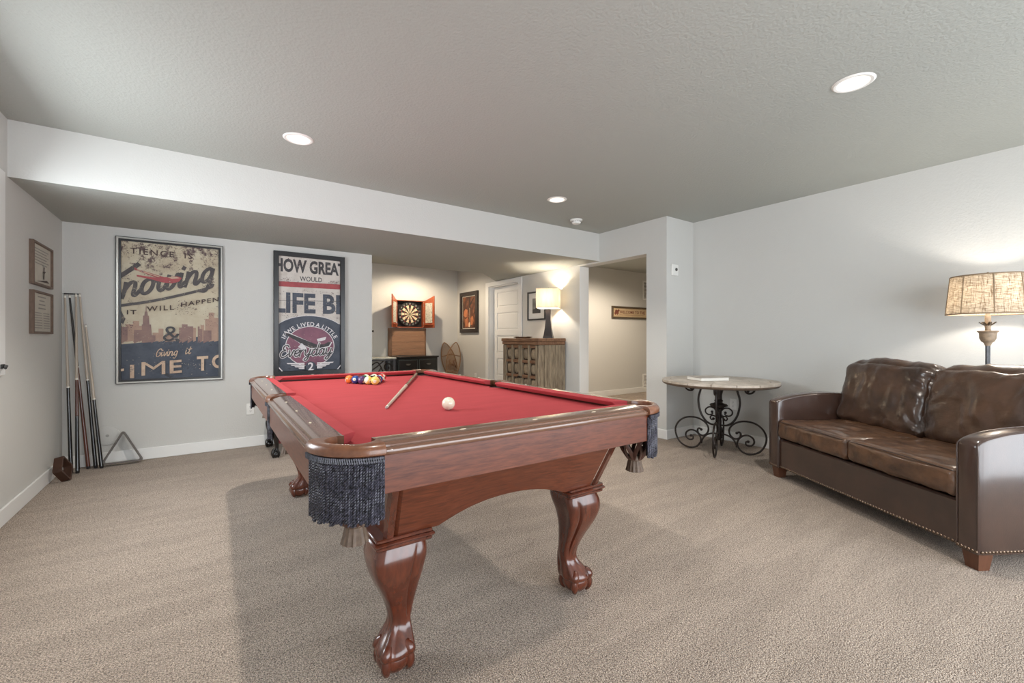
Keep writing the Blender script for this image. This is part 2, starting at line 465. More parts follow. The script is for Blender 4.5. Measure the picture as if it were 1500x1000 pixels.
wall('wall_hall', [(XD + .16, 9.1, YH, YH + .12, 0, ZC), (XR + .12, 9.1, YP + .02, YP + .14, 0, ZC), (9.0, 9.1, YP + .14, YH, 0, ZC)])

# baseboards
def base(name, boxes):
    mb = MB()
    for q in boxes: mb.box(*q, 0, .105, c=.004)
    return struct(mb.build(name, TRIM))
bt = .014
base('baseboard_left', [(XL, XL + bt, YF, YB - bt)])
base('baseboard_back', [(XL, 1.62, YB - bt, YB), (1.62, 1.62 + bt, YB - bt, YA - bt)])
base('baseboard_right', [(XR - bt, XR, YF, YP - bt)])
base('baseboard_corner', [(XD - bt, XR, YP - bt, YP), (XD - bt, XD, YP, YO0)])
base('baseboard_door', [(XD - bt, XD, YO1, DY0 - .105), (XD - bt, XD, DY1 + .105, YA - bt)])
base('baseboard_alcove', [(1.62 + bt, XD, YA - bt, YA)])
base('baseboard_hall', [(XD + .16, 9.0, YH - bt, YH)])
# daylit end face of the door wall, its brightness painted in as white
struct(MB().box(XD - .004, XD + .164, YO1 - .012, YO1, 0, 2.07, c=.004).build('lit_wall_end', TRIM))

# window in the left wall: casing, sash frame, pane, sill, crank
def glass_mat():
    m = bpy.data.materials.new('window_glass'); m.use_nodes = True; nt = m.node_tree
    for n in list(nt.nodes): nt.nodes.remove(n)
    o = nt.nodes.new('ShaderNodeOutputMaterial'); t = nt.nodes.new('ShaderNodeBsdfTransparent'); g = nt.nodes.new('ShaderNodeBsdfGlossy')
    g.inputs['Roughness'].default_value = .02; mx = nt.nodes.new('ShaderNodeMixShader'); mx.inputs[0].default_value = .07
    nt.links.new(t.outputs[0], mx.inputs[1]); nt.links.new(g.outputs[0], mx.inputs[2]); nt.links.new(mx.outputs[0], o.inputs[0])
    return m
GLASS = glass_mat()
w = struct(thing('window_1', 'white framed window in the left wall beside the small wooden frames', 'window', (XL, 0, 0)))
del w['category']
y0, y1, z0, z1 = LW
mb = MB(); k = .09
mb.box(0, .018, y1, y1 + k, z0 - k, z1 + k, c=.003).box(0, .018, y0 - k, y0, z0 - k, z1 + k, c=.003)
mb.box(0, .018, y0, y1, z1, z1 + k, c=.003).box(0, .018, y0, y1, z0 - k, z0, c=.003)
mb.build('casing', TRIM, w)
mb = MB()
for a, b_ in ((y0, y0 + .05), (y1 - .05, y1), ((y0 + y1) / 2 - .03, (y0 + y1) / 2 + .03)): mb.box(-.09, -.04, a, b_, z0, z1, c=.003)
mb.box(-.09, -.04, y0, y1, z0, z0 + .05, c=.003).box(-.09, -.04, y0, y1, z1 - .05, z1, c=.003)
mb.build('window_frame', TRIM, w)
MB().box(-.068, -.062, y0 + .04, (y0 + y1) / 2, z0 + .04, z1 - .04).build('pane', GLASS, w)
MB().box(-.068, -.062, (y0 + y1) / 2, y1 - .04, z0 + .04, z1 - .04).build('pane', GLASS, w)
mb = MB().box(.018, .03, 3.765, 3.805, .93, .955, c=.003); mb.tube([(.028, 3.785, .94), (.045, 3.76, .945), (.05, 3.72, .935)], .007, 8)
mb.build('crank_handle', DARKSLOT, w)
# unseen patio window behind the camera
w = struct(thing('window_2', 'wide patio window in the unseen front wall', 'window', (0, YF, 0))); del w['category']
x0, x1, z0, z1 = FW; mb = MB()
for a in (x0, x0 + (x1 - x0) / 3 - .03, x0 + (x1 - x0) * 2 / 3 - .03, x1 - .06): mb.box(a, a + .06, -.09, -.03, z0, z1, c=.004)
mb.box(x0, x1, -.09, -.03, z0, z0 + .07, c=.004).box(x0, x1, -.09, -.03, z1 - .06, z1, c=.004)
mb.build('window_frame', TRIM, w)
for i in range(3): MB().box(x0 + (x1 - x0) * i / 3 + .02, x0 + (x1 - x0) * (i + 1) / 3 - .02, -.063, -.057, z0 + .05, z1 - .05).build('pane', GLASS, w)

# panel door in the door wall
d = struct(thing('door_1', 'white five panel door', 'door', (XD, 0, 0))); del d['category']
mb = MB(); k = .095
mb.box(-.018, 0, DY1, DY1 + k, 0, DZ + .075, c=.003).box(-.018, 0, DY0 - k, DY0, 0, DZ + .075, c=.003).box(-.02, 0, DY0, DY1, DZ, DZ + .075, c=.003)
mb.build('casing', TRIM, d)
mb = MB().box(0, .16, DY1 - .015, DY1, 0, DZ, c=.002).box(0, .16, DY0, DY0 + .015, 0, DZ, c=.002).box(0, .16, DY0, DY1, DZ - .015, DZ, c=.002)
mb.build('jamb', TRIM, d)
a0, a1 = DY0 + .018, DY1 - .018; dx = .085
mb = MB().box(dx + .012, dx + .035, a0, a1, .012, DZ - .018)
st = .11; rails_z = [.012 + (DZ - .03) * i / 5 for i in range(6)]
mb.box(dx, dx + .012, a0, a0 + st, .012, DZ - .018).box(dx, dx + .012, a1 - st, a1, .012, DZ - .018)
for i, z in enumerate(rails_z):
    lo = z - .05 if i else z; hi = z + .05 if i < 5 else z
    if i == 5: lo = z - .09
    if i == 0: hi = z + .16
    mb.box(dx, dx + .012, a0 + st, a1 - st, lo, hi)
leaf = mb.build('door_leaf', TRIM, d)
for i in range(5):
    lo = rails_z[i] + (.16 if i == 0 else .05) + .022; hi = rails_z[i + 1] - (.09 if i == 4 else .05) - .022
    MB().box(dx + .003, dx + .013, a0 + st + .022, a1 - st - .022, lo, hi, c=.008).build('panel', TRIM, leaf)
mb = MB().tube([(dx, a0 + .06, .95), (dx - .03, a0 + .06, .95)], .012, 10); mb.sphere((dx - .05, a0 + .06, .95), .028)
mb.build('door_knob', mat('satin_nickel', S(180, 176, 168), .3, 1.0), d)

# ------------------------------------------------------------------ recessed lights
LENS = mat('lamp_lens', (1, 1, 1), .4, emit=(1.0, .95, .88), estr=3.0)
CANM = mat('can_white', S(245, 243, 238), .35)
def recessed(x, y, label, watt, col=WARM, cone=114):
    t = thing('recessed_light', label, 'ceiling light', (x, y, ZC), 0, 'recessed ceiling lights')
    mb = MB()
    prof = [(R_CAN - .002, -.001), (R_CAN, -.006), (R_CAN + .012, -.007), (R_CAN + .022, -.001)]
    n = 40
    loops = [[(r * math.cos(2 * PI * k / n), r * math.sin(2 * PI * k / n), z) for k in range(n)] for r, z in prof]
    mb.loft(loops, cap=False); mb.build('trim_ring', CANM, t)
    prof = [(R_CAN - .002, -.001), (R_CAN - .006, .02), (.054, .060)]
    mb = MB().loft([[(r * math.cos(2 * PI * k / n), r * math.sin(2 * PI * k / n), z) for k in range(n)] for r, z in prof], cap=False)
    mb.build('baffle', CANM, t)
    MB().lathe([(0, .059), (.054, .059), (.054, .065), (0, .065)], n).build('lens', LENS, t)
    l = bpy.data.lights.new('can_lamp', 'SPOT'); l.energy = watt; l.color = col; l.shadow_soft_size = .035
    l.spot_size = math.radians(cone); l.spot_blend = .55
    o = bpy.data.objects.new('can_lamp', l); COL.objects.link(o); o.parent = t; o.location = (0, 0, -.012)
    return t
recessed(*LIGHTS[0], 'round white recessed ceiling light nearest the left wall, above the rack of balls', RECESSED_W * 1.35)
recessed(*LIGHTS[1], 'small far recessed ceiling light just left of the smoke detector', RECESSED_W * .75)
recessed(*LIGHTS[2], 'large near recessed ceiling light at upper right, showing its white inside', RECESSED_W)
recessed(*LIGHTS[3], 'unseen recessed ceiling light added above the near left end of the pool table', RECESSED_W * .5)  # added out of view for the room's lighting
recessed(*HALL_L, 'unseen recessed ceiling light added in the hall behind the opening', 125, (1, .85, .67), 165)  # unseen can added to brighten the hall
recessed(*ALC_L, 'recessed ceiling light in front of the dartboard', 62, (1, .82, .60), 165)

# smoke detector
t = thing('smoke_detector', 'white round smoke detector on the ceiling above the beam end', 'smoke detector', (3.43, 3.63, ZC))
MB().lathe([(.068, 0), (.068, -.012), (.064, -.016), (0, -.016)], 28).build('base', WHITE, t)
MB().lathe([(.052, -.016), (.052, -.030), (.045, -.044), (.03, -.049), (0, -.05)], 28, rmod=None).build('cover', WHITE, t)
mb = MB()
for k in range(18):
    a = 2 * PI * k / 18; mb.box(.049, .0535, -.003, .003, -.03, -.02)
    for i in range(8):
        x, y, z = mb.v[-8 + i]; mb.v[-8 + i] = (x * math.cos(a) - y * math.sin(a), x * math.sin(a) + y * math.cos(a), z)
mb.build('vent_slots', DARKSLOT, t)

# wall plates
def outlet(name, label, loc, rz):
    t = thing(name, label, 'outlet', loc, rz)
    MB().box(-.036, .036, -.006, 0, -.058, .058, c=.003).build('cover_plate', WHITE, t)
    for s in (-1, 1):
        r = MB().prism([(.0165 * math.cos(a) * 1.0, s * .021 + max(-.0135, min(.0135, .017 * math.sin(a)))) for a in [2 * PI * k / 20 for k in range(20)]], -.009, -.004, lambda x, y, z: (x, z, y)).build('receptacle', WHITE, t)
        mb = MB()
        for x in (-.006, .006): mb.box(x - .0012, x + .0012, -.0095, -.008, s * .021 - .001, s * .021 + .008)
        mb.lathe([(0, -.0005), (.0025, -.0005), (.0025, .0005), (0, .0005)], 8)
        o = len(mb.v) - 32
        mb.v[o:] = [(x, -.009 + z, s * .021 - .007 + y) for x, y, z in mb.v[o:]]
        mb.build('slots', DARKSLOT, r)
    MB().lathe([(0, 0), (.003, 0), (.002, .0015), (0, .002)], 10).xform(Matrix.Translation((0, -.006, 0)) @ Matrix.Rotation(PI / 2, 4, 'X')).build('screw', mat('satin_nickel', S(180, 176, 168), .3, 1.0), t)
    return t
outlet('outlet', 'white duplex outlet on the poster wall left of the pool table', (.382, YB, .383), 0)
outlet('outlet', 'white duplex outlet on the wall behind the round iron table', (XR, 2.48, .40), -PI / 2)
outlet('outlet', 'white outlet low on the tan wall right of the snowshoes', (XD, 7.065, .40), -PI / 2)
t = thing('thermostat', 'small white wall control with a dark button on the short wall by the right corner', 'wall control', (4.26, YP, 1.86))
MB().box(-.055, .055, -.022, 0, -.062, .062, c=.005).build('body', WHITE, t)
MB().lathe([(0, 0), (.018, 0), (.018, .006), (.014, .009), (0, .009)], 16).xform(Matrix.Translation((.012, -.022, .005)) @ Matrix.Rotation(PI / 2, 4, 'X')).build('button', mat('grey_button', S(70, 66, 62), .4), t)
# round white vacuum plate beside the triangle rack
t = thing('wall_plate', 'round white wall plate half hidden behind the cues by the triangle rack', 'wall plate', (-.70, YB, .25))
R90 = Matrix.Rotation(PI / 2, 4, 'X')
MB().lathe([(0, .012), (.07, .012), (.082, .009), (.085, 0), (0, 0)], 32).xform(R90).build('cover', PAINT, t)
MB().lathe([(0, .015), (.012, .015), (.012, .011), (0, .011)], 16).xform(R90).build('cap', mat('grey_plastic', S(165, 163, 158), .4), t)
# return air vents in the hall
def vent(label, z):
    t = thing('wall_vent', label, 'vent', (7.36 + .18, YH, z))
    mb = MB(); W, H = .36, .40
    mb.box(-W / 2, W / 2, -.012, 0, H / 2 - .035, H / 2, c=.003).box(-W / 2, W / 2, -.012, 0, -H / 2, -H / 2 + .035, c=.003)
    mb.box(-W / 2, -W / 2 + .035, -.012, 0, -H / 2 + .035, H / 2 - .035, c=.003).box(W / 2 - .035, W / 2, -.012, 0, -H / 2 + .035, H / 2 - .035, c=.003)
    mb.build('frame', WHITE, t)
    MB().box(-W / 2 + .03, W / 2 - .03, -.003, -.001, -H / 2 + .03, H / 2 - .03).build('backing', mat('vent_grey', S(120, 112, 100), .6), t)
    src = None
    for i in range(12):
        zz = -H / 2 + .05 + i * (H - .1) / 11
        if src is None:
            src = MB().loft([[(x, -.010, -.008), (x, -.011, -.006), (x, -.003, .007), (x, -.002, .006)] for x in (-W / 2 + .035, W / 2 - .035)]).build('louver', WHITE, t, (0, 0, zz))
        else: share(src, t, (0, 0, zz))
vent('white framed upper vent on the hall wall, above the wooden sign', 2.09)
vent('white framed lower vent on the hall wall, near the floor', .17)

# ------------------------------------------------------------------ pool table
MAHX = mat('mahogany_x', S(74, 33, 19), .34, col2=S(116, 60, 37), vscale=16, stretch=(.9, 8, 8), coat=.2, contrast=(.3, .72), detail=8, bump=.08, bscale=40, bstretch=(1, 8, 8), bdist=.001)
MAHY = mat('mahogany_y', S(74, 33, 19), .34, col2=S(116, 60, 37), vscale=16, stretch=(8, .9, 8), coat=.2, contrast=(.3, .72), detail=8, bump=.08, bscale=40, bstretch=(8, 1, 8), bdist=.001)
MAHZ = mat('mahogany_z', S(70, 31, 19), .26, col2=S(104, 50, 31), vscale=7, stretch=(7, 7, 1.0), coat=.7, contrast=(.3, .72), detail=8)
RAILX = mat('rail_wood_x', S(102, 70, 54), .2, col2=S(114, 80, 62), vscale=12, stretch=(.4, 5, 5), coat=1.0, detail=6)
RAILY = mat('rail_wood_y', S(102, 70, 54), .2, col2=S(114, 80, 62), vscale=12, stretch=(5, .4, 5), coat=1.0, detail=6)
CLOTH = mat('red_cloth', S(172, 70, 74), .95, var=.06, vscale=5, stretch=(1, 3, 1), bump=.12, bscale=500, bdist=.001, spec=.1)
LEATHR = mat('tan_leather', S(96, 58, 38), .32, col2=S(128, 82, 56), vscale=30, coat=.4, bump=.1, bscale=120, bdist=.001)
FRINGE = mat('grey_cord', S(28, 27, 33), .42, col2=S(74, 72, 84), vscale=120, contrast=(.4, .6))
NETL = mat('net_leather', S(74, 46, 36), .45, var=.2, vscale=60)
TASSEL = mat('tassel_leather', S(98, 80, 66), .6, var=.25, vscale=90)
PEARL = mat('pearl_inlay', S(226, 214, 190), .3)
BLACKIN = mat('black_lining', S(16, 14, 14), .7)

PT = thing('pool_table', 'carved mahogany pool table with red cloth and fringed corner pockets', 'pool table', (.940, 2.402, 0), -.012)
PW, PL = .556, 1.130            # nose to centre line
ZB, ZN = .79, .825              # bed, cushion nose
HX, HY = PW + .145, PL + .145   # outer edge of the bead

# bed with pocket cut-outs
def bed_poly():
    p = []; ex, ey = PW + .05, PL + .05; q = .075
    for sx, sy, order in ((1, -1, 0), (1, 1, 1), (-1, 1, 0), (-1, -1, 1)):
        c = Vector((sx * (PW + .005), sy * (PL + .005))); arc = []
        base = math.atan2(-sy, -sx)
        for k in range(9):
            a = base + math.radians(-80 + 160 * k / 8)
            arc.append((c.x + q * .8 * math.cos(a), c.y + q * .8 * math.sin(a)))
        p.append((sx, sy, arc))
    out = []
    # walk counter-clockwise: bottom-left -> bottom-right -> side right -> top-right -> top-left -> side left
    def sortarc(arc, start):
        return arc if (Vector(arc[0]) - Vector(start)).length < (Vector(arc[-1]) - Vector(start)).length else arc[::-1]
    out.append((-PW + .12, -ey)); out.append((PW - .12, -ey))
    out += sortarc(p[0][2], (PW - .1, -ey)); 
    out += [(ex, -PL + .12), (ex, -.06)] + [(ex - .045 * math.sin(PI * k / 6) - .0, -.055 + .11 * k / 6) for k in range(1, 6)] + [(ex, .06), (ex, PL - .12)]
    out += sortarc(p[1][2], (ex, PL - .1)); out += [(PW - .12, ey), (-PW + .12, ey)]
    out += sortarc(p[2][2], (-PW + .1, ey)); 
    out += [(-ex, PL - .12), (-ex, .06)] + [(-ex + .045 * math.sin(PI * k / 6), .055 - .11 * k / 6) for k in range(1, 6)] + [(-ex, -.06), (-ex, -PL + .12)]
    out += sortarc(p[3][2], (-ex, -PL + .1))
    return out
MB().prism(bed_poly(), ZB - .03, ZB).build('bed', CLOTH, PT)

# section of a rail: (s outward from nose, z)
WOOD = [(.045, .797), (.045, .8285), (.060, .8295), (.090, .828), (.118, .8235), (.1235, .8205), (.125, .8165), (.130, .8165), (.138, .8155), (.1435, .811), (.145, .805), (.1425, .799), (.137, .7965), (.128, .796)]
NOSE = [(.047, .800), (.020, .802), (.002, .818), (.000, .8225), (.003, .8262), (.020, .8275), (.047, .8288)]
def section_run(sec, L0, L1, cut0, cut1):
    """run a section along t from L0 to L1, ends sheared by cut * (depth beyond nose)"""
    return [[(L0 + cut0(s), s, z) for s, z in sec], [(L1 - cut1(s), s, z) for s, z in sec]]
def rail(name_axis, half_gap0, half_gap1, place, end0, end1):
    """place(t, s, z) -> local point. end: 'corner' or 'side'"""
    lo, hi = half_gap0, half_gap1
    n = 7; loops = []
    for i in range(n + 1):
        pass
    # wood: rounded bead ends
    ts = [lo, lo + .004, lo + .012, lo + .03, hi - .03, hi - .012, hi - .004, hi]
    pull = [.022, .010, .003, 0, 0, .003, .010, .022]
    loops = []
    for t, p in zip(ts, pull):
        l = []
        for s, z in WOOD:
            s2 = s - p * max(0, (s - .112) / .033) * 1.4 if s > .112 else s
            l.append(place(t, s2, z))
        loops.append(l)
    return MB().loft(loops)
SX0, SX1 = -.543, .543                # short rail wood ends
LY0, LY1 = .062, PL - .022                        # long rail wood ends (from side pocket to corner)
def P_front(t, s, z): return (t, -(PL + s), z)
def P_back(t, s, z): return (t, PL + s, z)
def P_left(t, s, z): return (-(PW + s), t, z)
def P_right(t, s, z): return (PW + s, t, z)
specs = [('front', P_front, SX0, SX1, RAILX, 'c', 'c'), ('back', P_back, SX0, SX1, RAILX, 'c', 'c'),
         ('left', P_left, -LY1, -LY0, RAILY, 'c', 's'), ('left', P_left, LY0, LY1, RAILY, 's', 'c'),
         ('right', P_right, -LY1, -LY0, RAILY, 'c', 's'), ('right', P_right, LY0, LY1, RAILY, 's', 'c')]
for nm, pl, t0, t1, m, e0, e1 in specs:
    r = rail(nm, t0, t1, pl, e0, e1).build('rail', m, PT)
    L = t1 - t0
    c0 = (lambda s: .052 - s * 1.0) if e0 == 'c' else (lambda s: .012 - s * .35)
    c1 = (lambda s: .052 - s * 1.0) if e1 == 'c' else (lambda s: .012 - s * .35)
    loops = [[pl(t0 + c0(s), s, z) for s, z in NOSE], [pl(t1 - c1(s), s, z) for s, z in NOSE]]
    MB().loft(loops).build('cushion', CLOTH, PT)
    # sights
    span = 2 * PW if m is RAILX else PL
    for k in (1, 2, 3):
        c = (-PW + span * k / 4) if m is RAILX else ((-PL + span * k / 4) if t0 < 0 else span * k / 4)
        mb = MB(); a = .011; b_ = .0045
        q = [pl(c + du, .090 + dv, .8283) for du, dv in ((-a, 0), (0, -b_), (a, 0), (0, b_))]
        q2 = [(x, y, z + .0012) for x, y, z in q]
        mb.loft([q, q2]); mb.build('sight', PEARL, r)

# aprons
ap_t, ZA0, ZA1 = .016, .692, .797
def apron(x0, x1, y0, y1, m): MB().box(x0, x1, y0, y1, ZA0, ZA1, c=.002).build('apron', m, PT)
apron(-.546, .546, -(PL + .132), -(PL + .132 - ap_t), MAHX); apron(-.546, .546, PL + .132 - ap_t, PL + .132, MAHX)
for sx in (-1, 1):
    for y0, y1 in ((-1.105, -.062), (.062, 1.105)): apron(sx * (PW + .132 - ap_t), sx * (PW + .132), y0, y1, MAHY)

# cabinet body: tapered box with arched lower edges, chamfered corners
def body():
    zt, zb = .70, .475
    def ring(z, hx, hy, arch):
        pts = []
        c = .035; n = 24
        def side(ax, sgn, half, other):
            for k in range(n + 1):
                u = -1 + 2 * k / n
                pts.append((ax, sgn, u * (half - c), other, u))
        out = []
        def az(u, w):   # arch lift along side
            if not arch: return 0
            f = max(0, 1 - (abs(u) / w) ** 2.2); return arch * f
        for k in range(n + 1):
            u = -1 + 2 * k / n; out.append((u * (hx - c), -hy, z + az(u, .66)))
        for k in range(n + 1):
            u = -1 + 2 * k / n; out.append((hx, u * (hy - c), z + az(u, .86) * 1.2))
        for k in range(n + 1):
            u = 1 - 2 * k / n; out.append((u * (hx - c), hy, z + az(u, .66)))
        for k in range(n + 1):
            u = 1 - 2 * k / n; out.append((-hx, u * (hy - c), z + az(u, .86) * 1.2))
        return out
    ot, ob = ring(zt, .478, 1.170, 0), ring(zb, .458, 1.052, .052)
    it, ib = [(x * .95, y * .978, z) for x, y, z in ot], [(x * .95, y * .978, z) for x, y, z in ob]
    return MB().loft([it, ot, ob, ib, it], cap=False)
body().build('cabinet', MAHX, PT, sharp=25)
MB().box(-.58, .58, -1.16, 1.16, .715, .758).build('slate_frame', BLACKIN, PT)
for sx in (-1, 1):
    for sy in (-1, 1):
        # corner boards on the cabinet
        top, bot = (sx * .467, sy * 1.159, .70), (sx * .448, sy * 1.042, .476)
        mb = MB()
        def brd(p, z): 
            x, y, _ = p; o = .012
            return [(x + sx * .016, y - sy * .012, z), (x + sx * .020, y + sy * .0, z), (x + sx * .012, y + sy * .016, z), (x - sx * .008, y + sy * .017, z), (x - sx * .014, y + sy * .006, z)]
        mb.loft([brd(top, .70), brd(bot, .476)]); mb.build('corner_board', MAHZ, PT)

# legs: cabriole with a claw and ball foot
def leg_mesh():
    mb = MB()
    mb.box(-.094, .094, -.094, .094, .466, .478, c=.003).box(-.102, .102, -.102, .102, .453, .467, c=.006).box(-.094, .094, -.094, .094, .440, .454, c=.004)
    # sections: z, diagonal offset, half width, squareness (diag axis = local (1,1)/sqrt2 outward)
    K = [(.445, .000, .082, .8), (.425, .004, .086, .75), (.395, .012, .088, .6), (.36, .017, .082, .45), (.32, .013, .072, .3), (.28, .003, .060, .2), (.24, -.009, .050, .1),
         (.20, -.019, .042, .05), (.165, -.025, .039, 0), (.14, -.023, .040, 0), (.12, -.014, .047, 0), (.10, -.003, .057, 0), (.082, .006, .065, 0), (.068, .010, .066, 0), (.058, .012, .058, 0), (.052, .012, .045, 0)]
    pts = smooth_path([(k[1], k[2], k[0]) for k in K], 3); sq = smooth_path([(k[3], 0, 0) for k in K], 3)
    loops = []; n = 96
    for p, s in zip(pts, sq):
        o, w, z = p; l = []
        for k in range(n):
            a = 2 * PI * k / n; ca, sa = math.cos(a), math.sin(a)
            e = 2 + 3.0 * max(0, s.x)
            rr = w / (abs(ca) ** e + abs(sa) ** e) ** (1 / e)
            # raised scroll edges (ears) on the two inner flanks, with a groove in front of them
            d = (a - PI / 4 + PI) % (2 * PI) - PI
            ear = 0
            if .16 < z < .44:
                f = math.sin(PI * (z - .16) / .28) ** .6
                for side in (-1, 1):
                    x = d * side
                    ear += f * (.014 * math.exp(-((x - 1.72) / .24) ** 2) - .012 * math.exp(-((x - 1.30) / .06) ** 2))
                ear += f * .006 * math.exp(-(d / .25) ** 2)
            # claw tendons on the ankle
            if z < .19:
                f = min(1, (.19 - z) / .07)
                ear += f * .0065 * (max(0, math.cos(a * 4 - PI)) ** 1.5 * 1.6 - .6)  
            rr += ear
            l.append((o * .7071 + rr * ca, o * .7071 + rr * sa, z))
        loops.append(l)
    mb.loft(loops)
    return mb
def foot_mesh():
    mb = MB(); cx = cy = .012 * .7071
    mb.sphere((cx, cy, .047), .056, 20, 12, (1.05, 1.05, .84))
    for k in range(4):
        a = PI / 4 + PI / 2 * k
        ca, sa = math.cos(a), math.sin(a)
        prof = [(.040, .100), (.050, .088), (.057, .075), (.054, .066), (.056, .052), (.058, .037), (.054, .020), (.045, .006)]
        rad = [.012, .018, .020, .0155, .0165, .016, .012, .004]
        pp = smooth_path([(cx + r * ca, cy + r * sa, z) for r, z in prof], 3); rr = [v.x for v in smooth_path([(q, 0, 0) for q in rad], 3)]
        mb.tube(pp, rr, 9)
    return mb
leg_src = foot_src = None
for sx in (-1, 1):
    for sy in (-1, 1):
        ang = math.atan2(sy, sx) - PI / 4
        if leg_src is None:
            leg_src = leg_mesh().build('leg', MAHZ, PT, (sx * .40, sy * .967, 0), ang, sharp=40); foot_src = foot_mesh().build('claw_foot', MAHZ, leg_src, sharp=50)
        else:
            l = share(leg_src, PT, (sx * .40, sy * .967, 0), (0, 0, ang)); share(foot_src, l)

# pockets.  local frame: +x points outward from the table corner, origin at the arc centre
def cord_strand(mb, x, y, z0, z1, r=.0026, pitch=.015, phase=0.0):
    n = max(6, int((z0 - z1) / pitch * 7))
    for h in (0, PI):
        pts = [(x + r * .95 * math.cos(2 * PI * (z0 - (z0 - z1) * i / n) / pitch + h + phase), y + r * .95 * math.sin(2 * PI * (z0 - (z0 - z1) * i / n) / pitch + h + phase), z0 - (z0 - z1) * i / n) for i in range(n + 1)]
        mb.tube(pts, r * 1.05, 5)
def arcpts(R, a0, a1, n): return [(R * math.cos(a0 + (a1 - a0) * k / n), R * math.sin(a0 + (a1 - a0) * k / n)) for k in range(n + 1)]
def pocket_meshes(kind):
    out = {}
    if kind == 'corner': Ro, A, zt, w = .166, math.radians(46), .830, .028
    else: Ro, A, zt, w = .150, math.radians(23), .829, .04
    # leather collar: swept rounded section
    n = 22; loops = []
    for k in range(n + 1):
        a = -A + 2 * A * k / n; f = abs(2 * k / n - 1)
        ins = w + (.056 if kind == 'corner' else .05) * f ** 3.5   # thickens into horns at its ends
        sec = [(-ins, zt - .005), (-ins + .004, zt - .0005), (-.020, zt + .001), (-.010, zt - .002), (-.003, zt - .009), (.001, zt - .018), (0, zt - .028), (-.008, zt - .033), (-.02, zt - .032), (-ins, zt - .028)]
        loops.append([((Ro + s) * math.cos(a), (Ro + s) * math.sin(a), z) for s, z in sec])
    out['collar'] = MB().loft(loops)
    # stitched cord band under the collar
    mb = MB(); A2 = A * .97
    for zz, rr in ((zt - .036, .004), (zt - .044, .0038)):
        mb.tube([(x, y, zz) for x, y in arcpts(Ro - .004, -A2, A2, 24)], rr, 6)
    m = int(Ro * 2 * A2 / .006)
    for k in range(m):
        a = -A2 + 2 * A2 * k / m; a2 = a + .018
        mb.tube([((Ro - .001) * math.cos(a), (Ro - .001) * math.sin(a), zt - .033), ((Ro - .001) * math.cos(a2), (Ro - .001) * math.sin(a2), zt - .047)], .0022, 4)
    out['cord_band'] = mb
    mb = MB(); L = Ro * 2 * A2; m = int(L / .0078); rg = random.Random(5)
    for k in range(m + 1):
        a = -A2 + 2 * A2 * k / m; R = Ro - .0125 + rg.uniform(-.002, .001)
        cord_strand(mb, R * math.cos(a), R * math.sin(a), zt - .044, (.622 if kind == 'corner' else .625) + rg.uniform(-.006, .006), phase=rg.uniform(0, .8))
    out['fringe'] = mb
    out['fringe_gap_shade'] = MB().loft([[((Ro - .021) * math.cos(a), (Ro - .021) * math.sin(a), z) for z in (zt - .03, .63)] + [((Ro - .024) * math.cos(a), (Ro - .024) * math.sin(a), z) for z in (.63, zt - .03)] for a in [-A2 + 2 * A2 * k / 16 for k in range(17)]])  # dark sheet added behind the strands as shade in their gaps
    # net of leather straps hanging under the hole, gathered into a tassel
    c0 = .066 if kind == 'corner' else .045
    mb = MB(); nst = 7
    for k in range(nst):
        for s in (1, -1):
            pts = []
            for i in range(9):
                t = i / 8; z = .74 - .145 * t
                r = .058 * (1 - .5 * t ** 1.6) + .018 * math.sin(PI * t)
                a = 2 * PI * k / nst + s * (PI / nst) * (2 * t)
                pts.append((c0 + r * math.cos(a), r * math.sin(a), z))
            mb.tube(pts, .0095, 6, flat=.45)
    out['net'] = mb
    mb = MB().lathe([(.030, .607), (.033, .600), (.033, .591), (.027, .586), (.028, .578), (.032, .560), (.037, .541), (.024, .540), (0, .546)], 48, (c0, 0, 0), lambda a, z: 1 + (.05 if z < .583 else .015) * math.cos(14 * a))
    out['tassel'] = mb
    mb = MB().lathe([(.06, .785), (.06, .74), (.05, .68), (.0, .66)], 20, (.075, 0, 0)); out['lining'] = mb
    return out
PMAT = {'collar': LEATHR, 'cord_band': FRINGE, 'fringe': FRINGE, 'fringe_gap_shade': BLACKIN, 'net': NETL, 'tassel': TASSEL, 'lining': BLACKIN}
proto = {}
def pocket(kind, x, y, ang):
    first = kind not in proto
    if first:
        p = pocket_meshes(kind)
        base = p['collar'].build('pocket', LEATHR, PT, (x, y, 0), ang)
        kids = {k: p[k].build({'net': 'leather_net'}.get(k, k), PMAT[k], base) for k in p if k != 'collar'}
        kids['fringe']['kind'] = 'stuff'
        proto[kind] = (base, kids)
    else:
        b0, kids = proto[kind]
        base = share(b0, PT, (x, y, 0), (0, 0, ang))
        for k in kids.values(): share(k, base)
for sx in (-1, 1):
    for sy in (-1, 1): pocket('corner', sx * .537, sy * 1.111, math.atan2(sy, sx))
for sx in (-1, 1): pocket('side', sx * (PW - .004), 0, 0 if sx > 0 else PI)

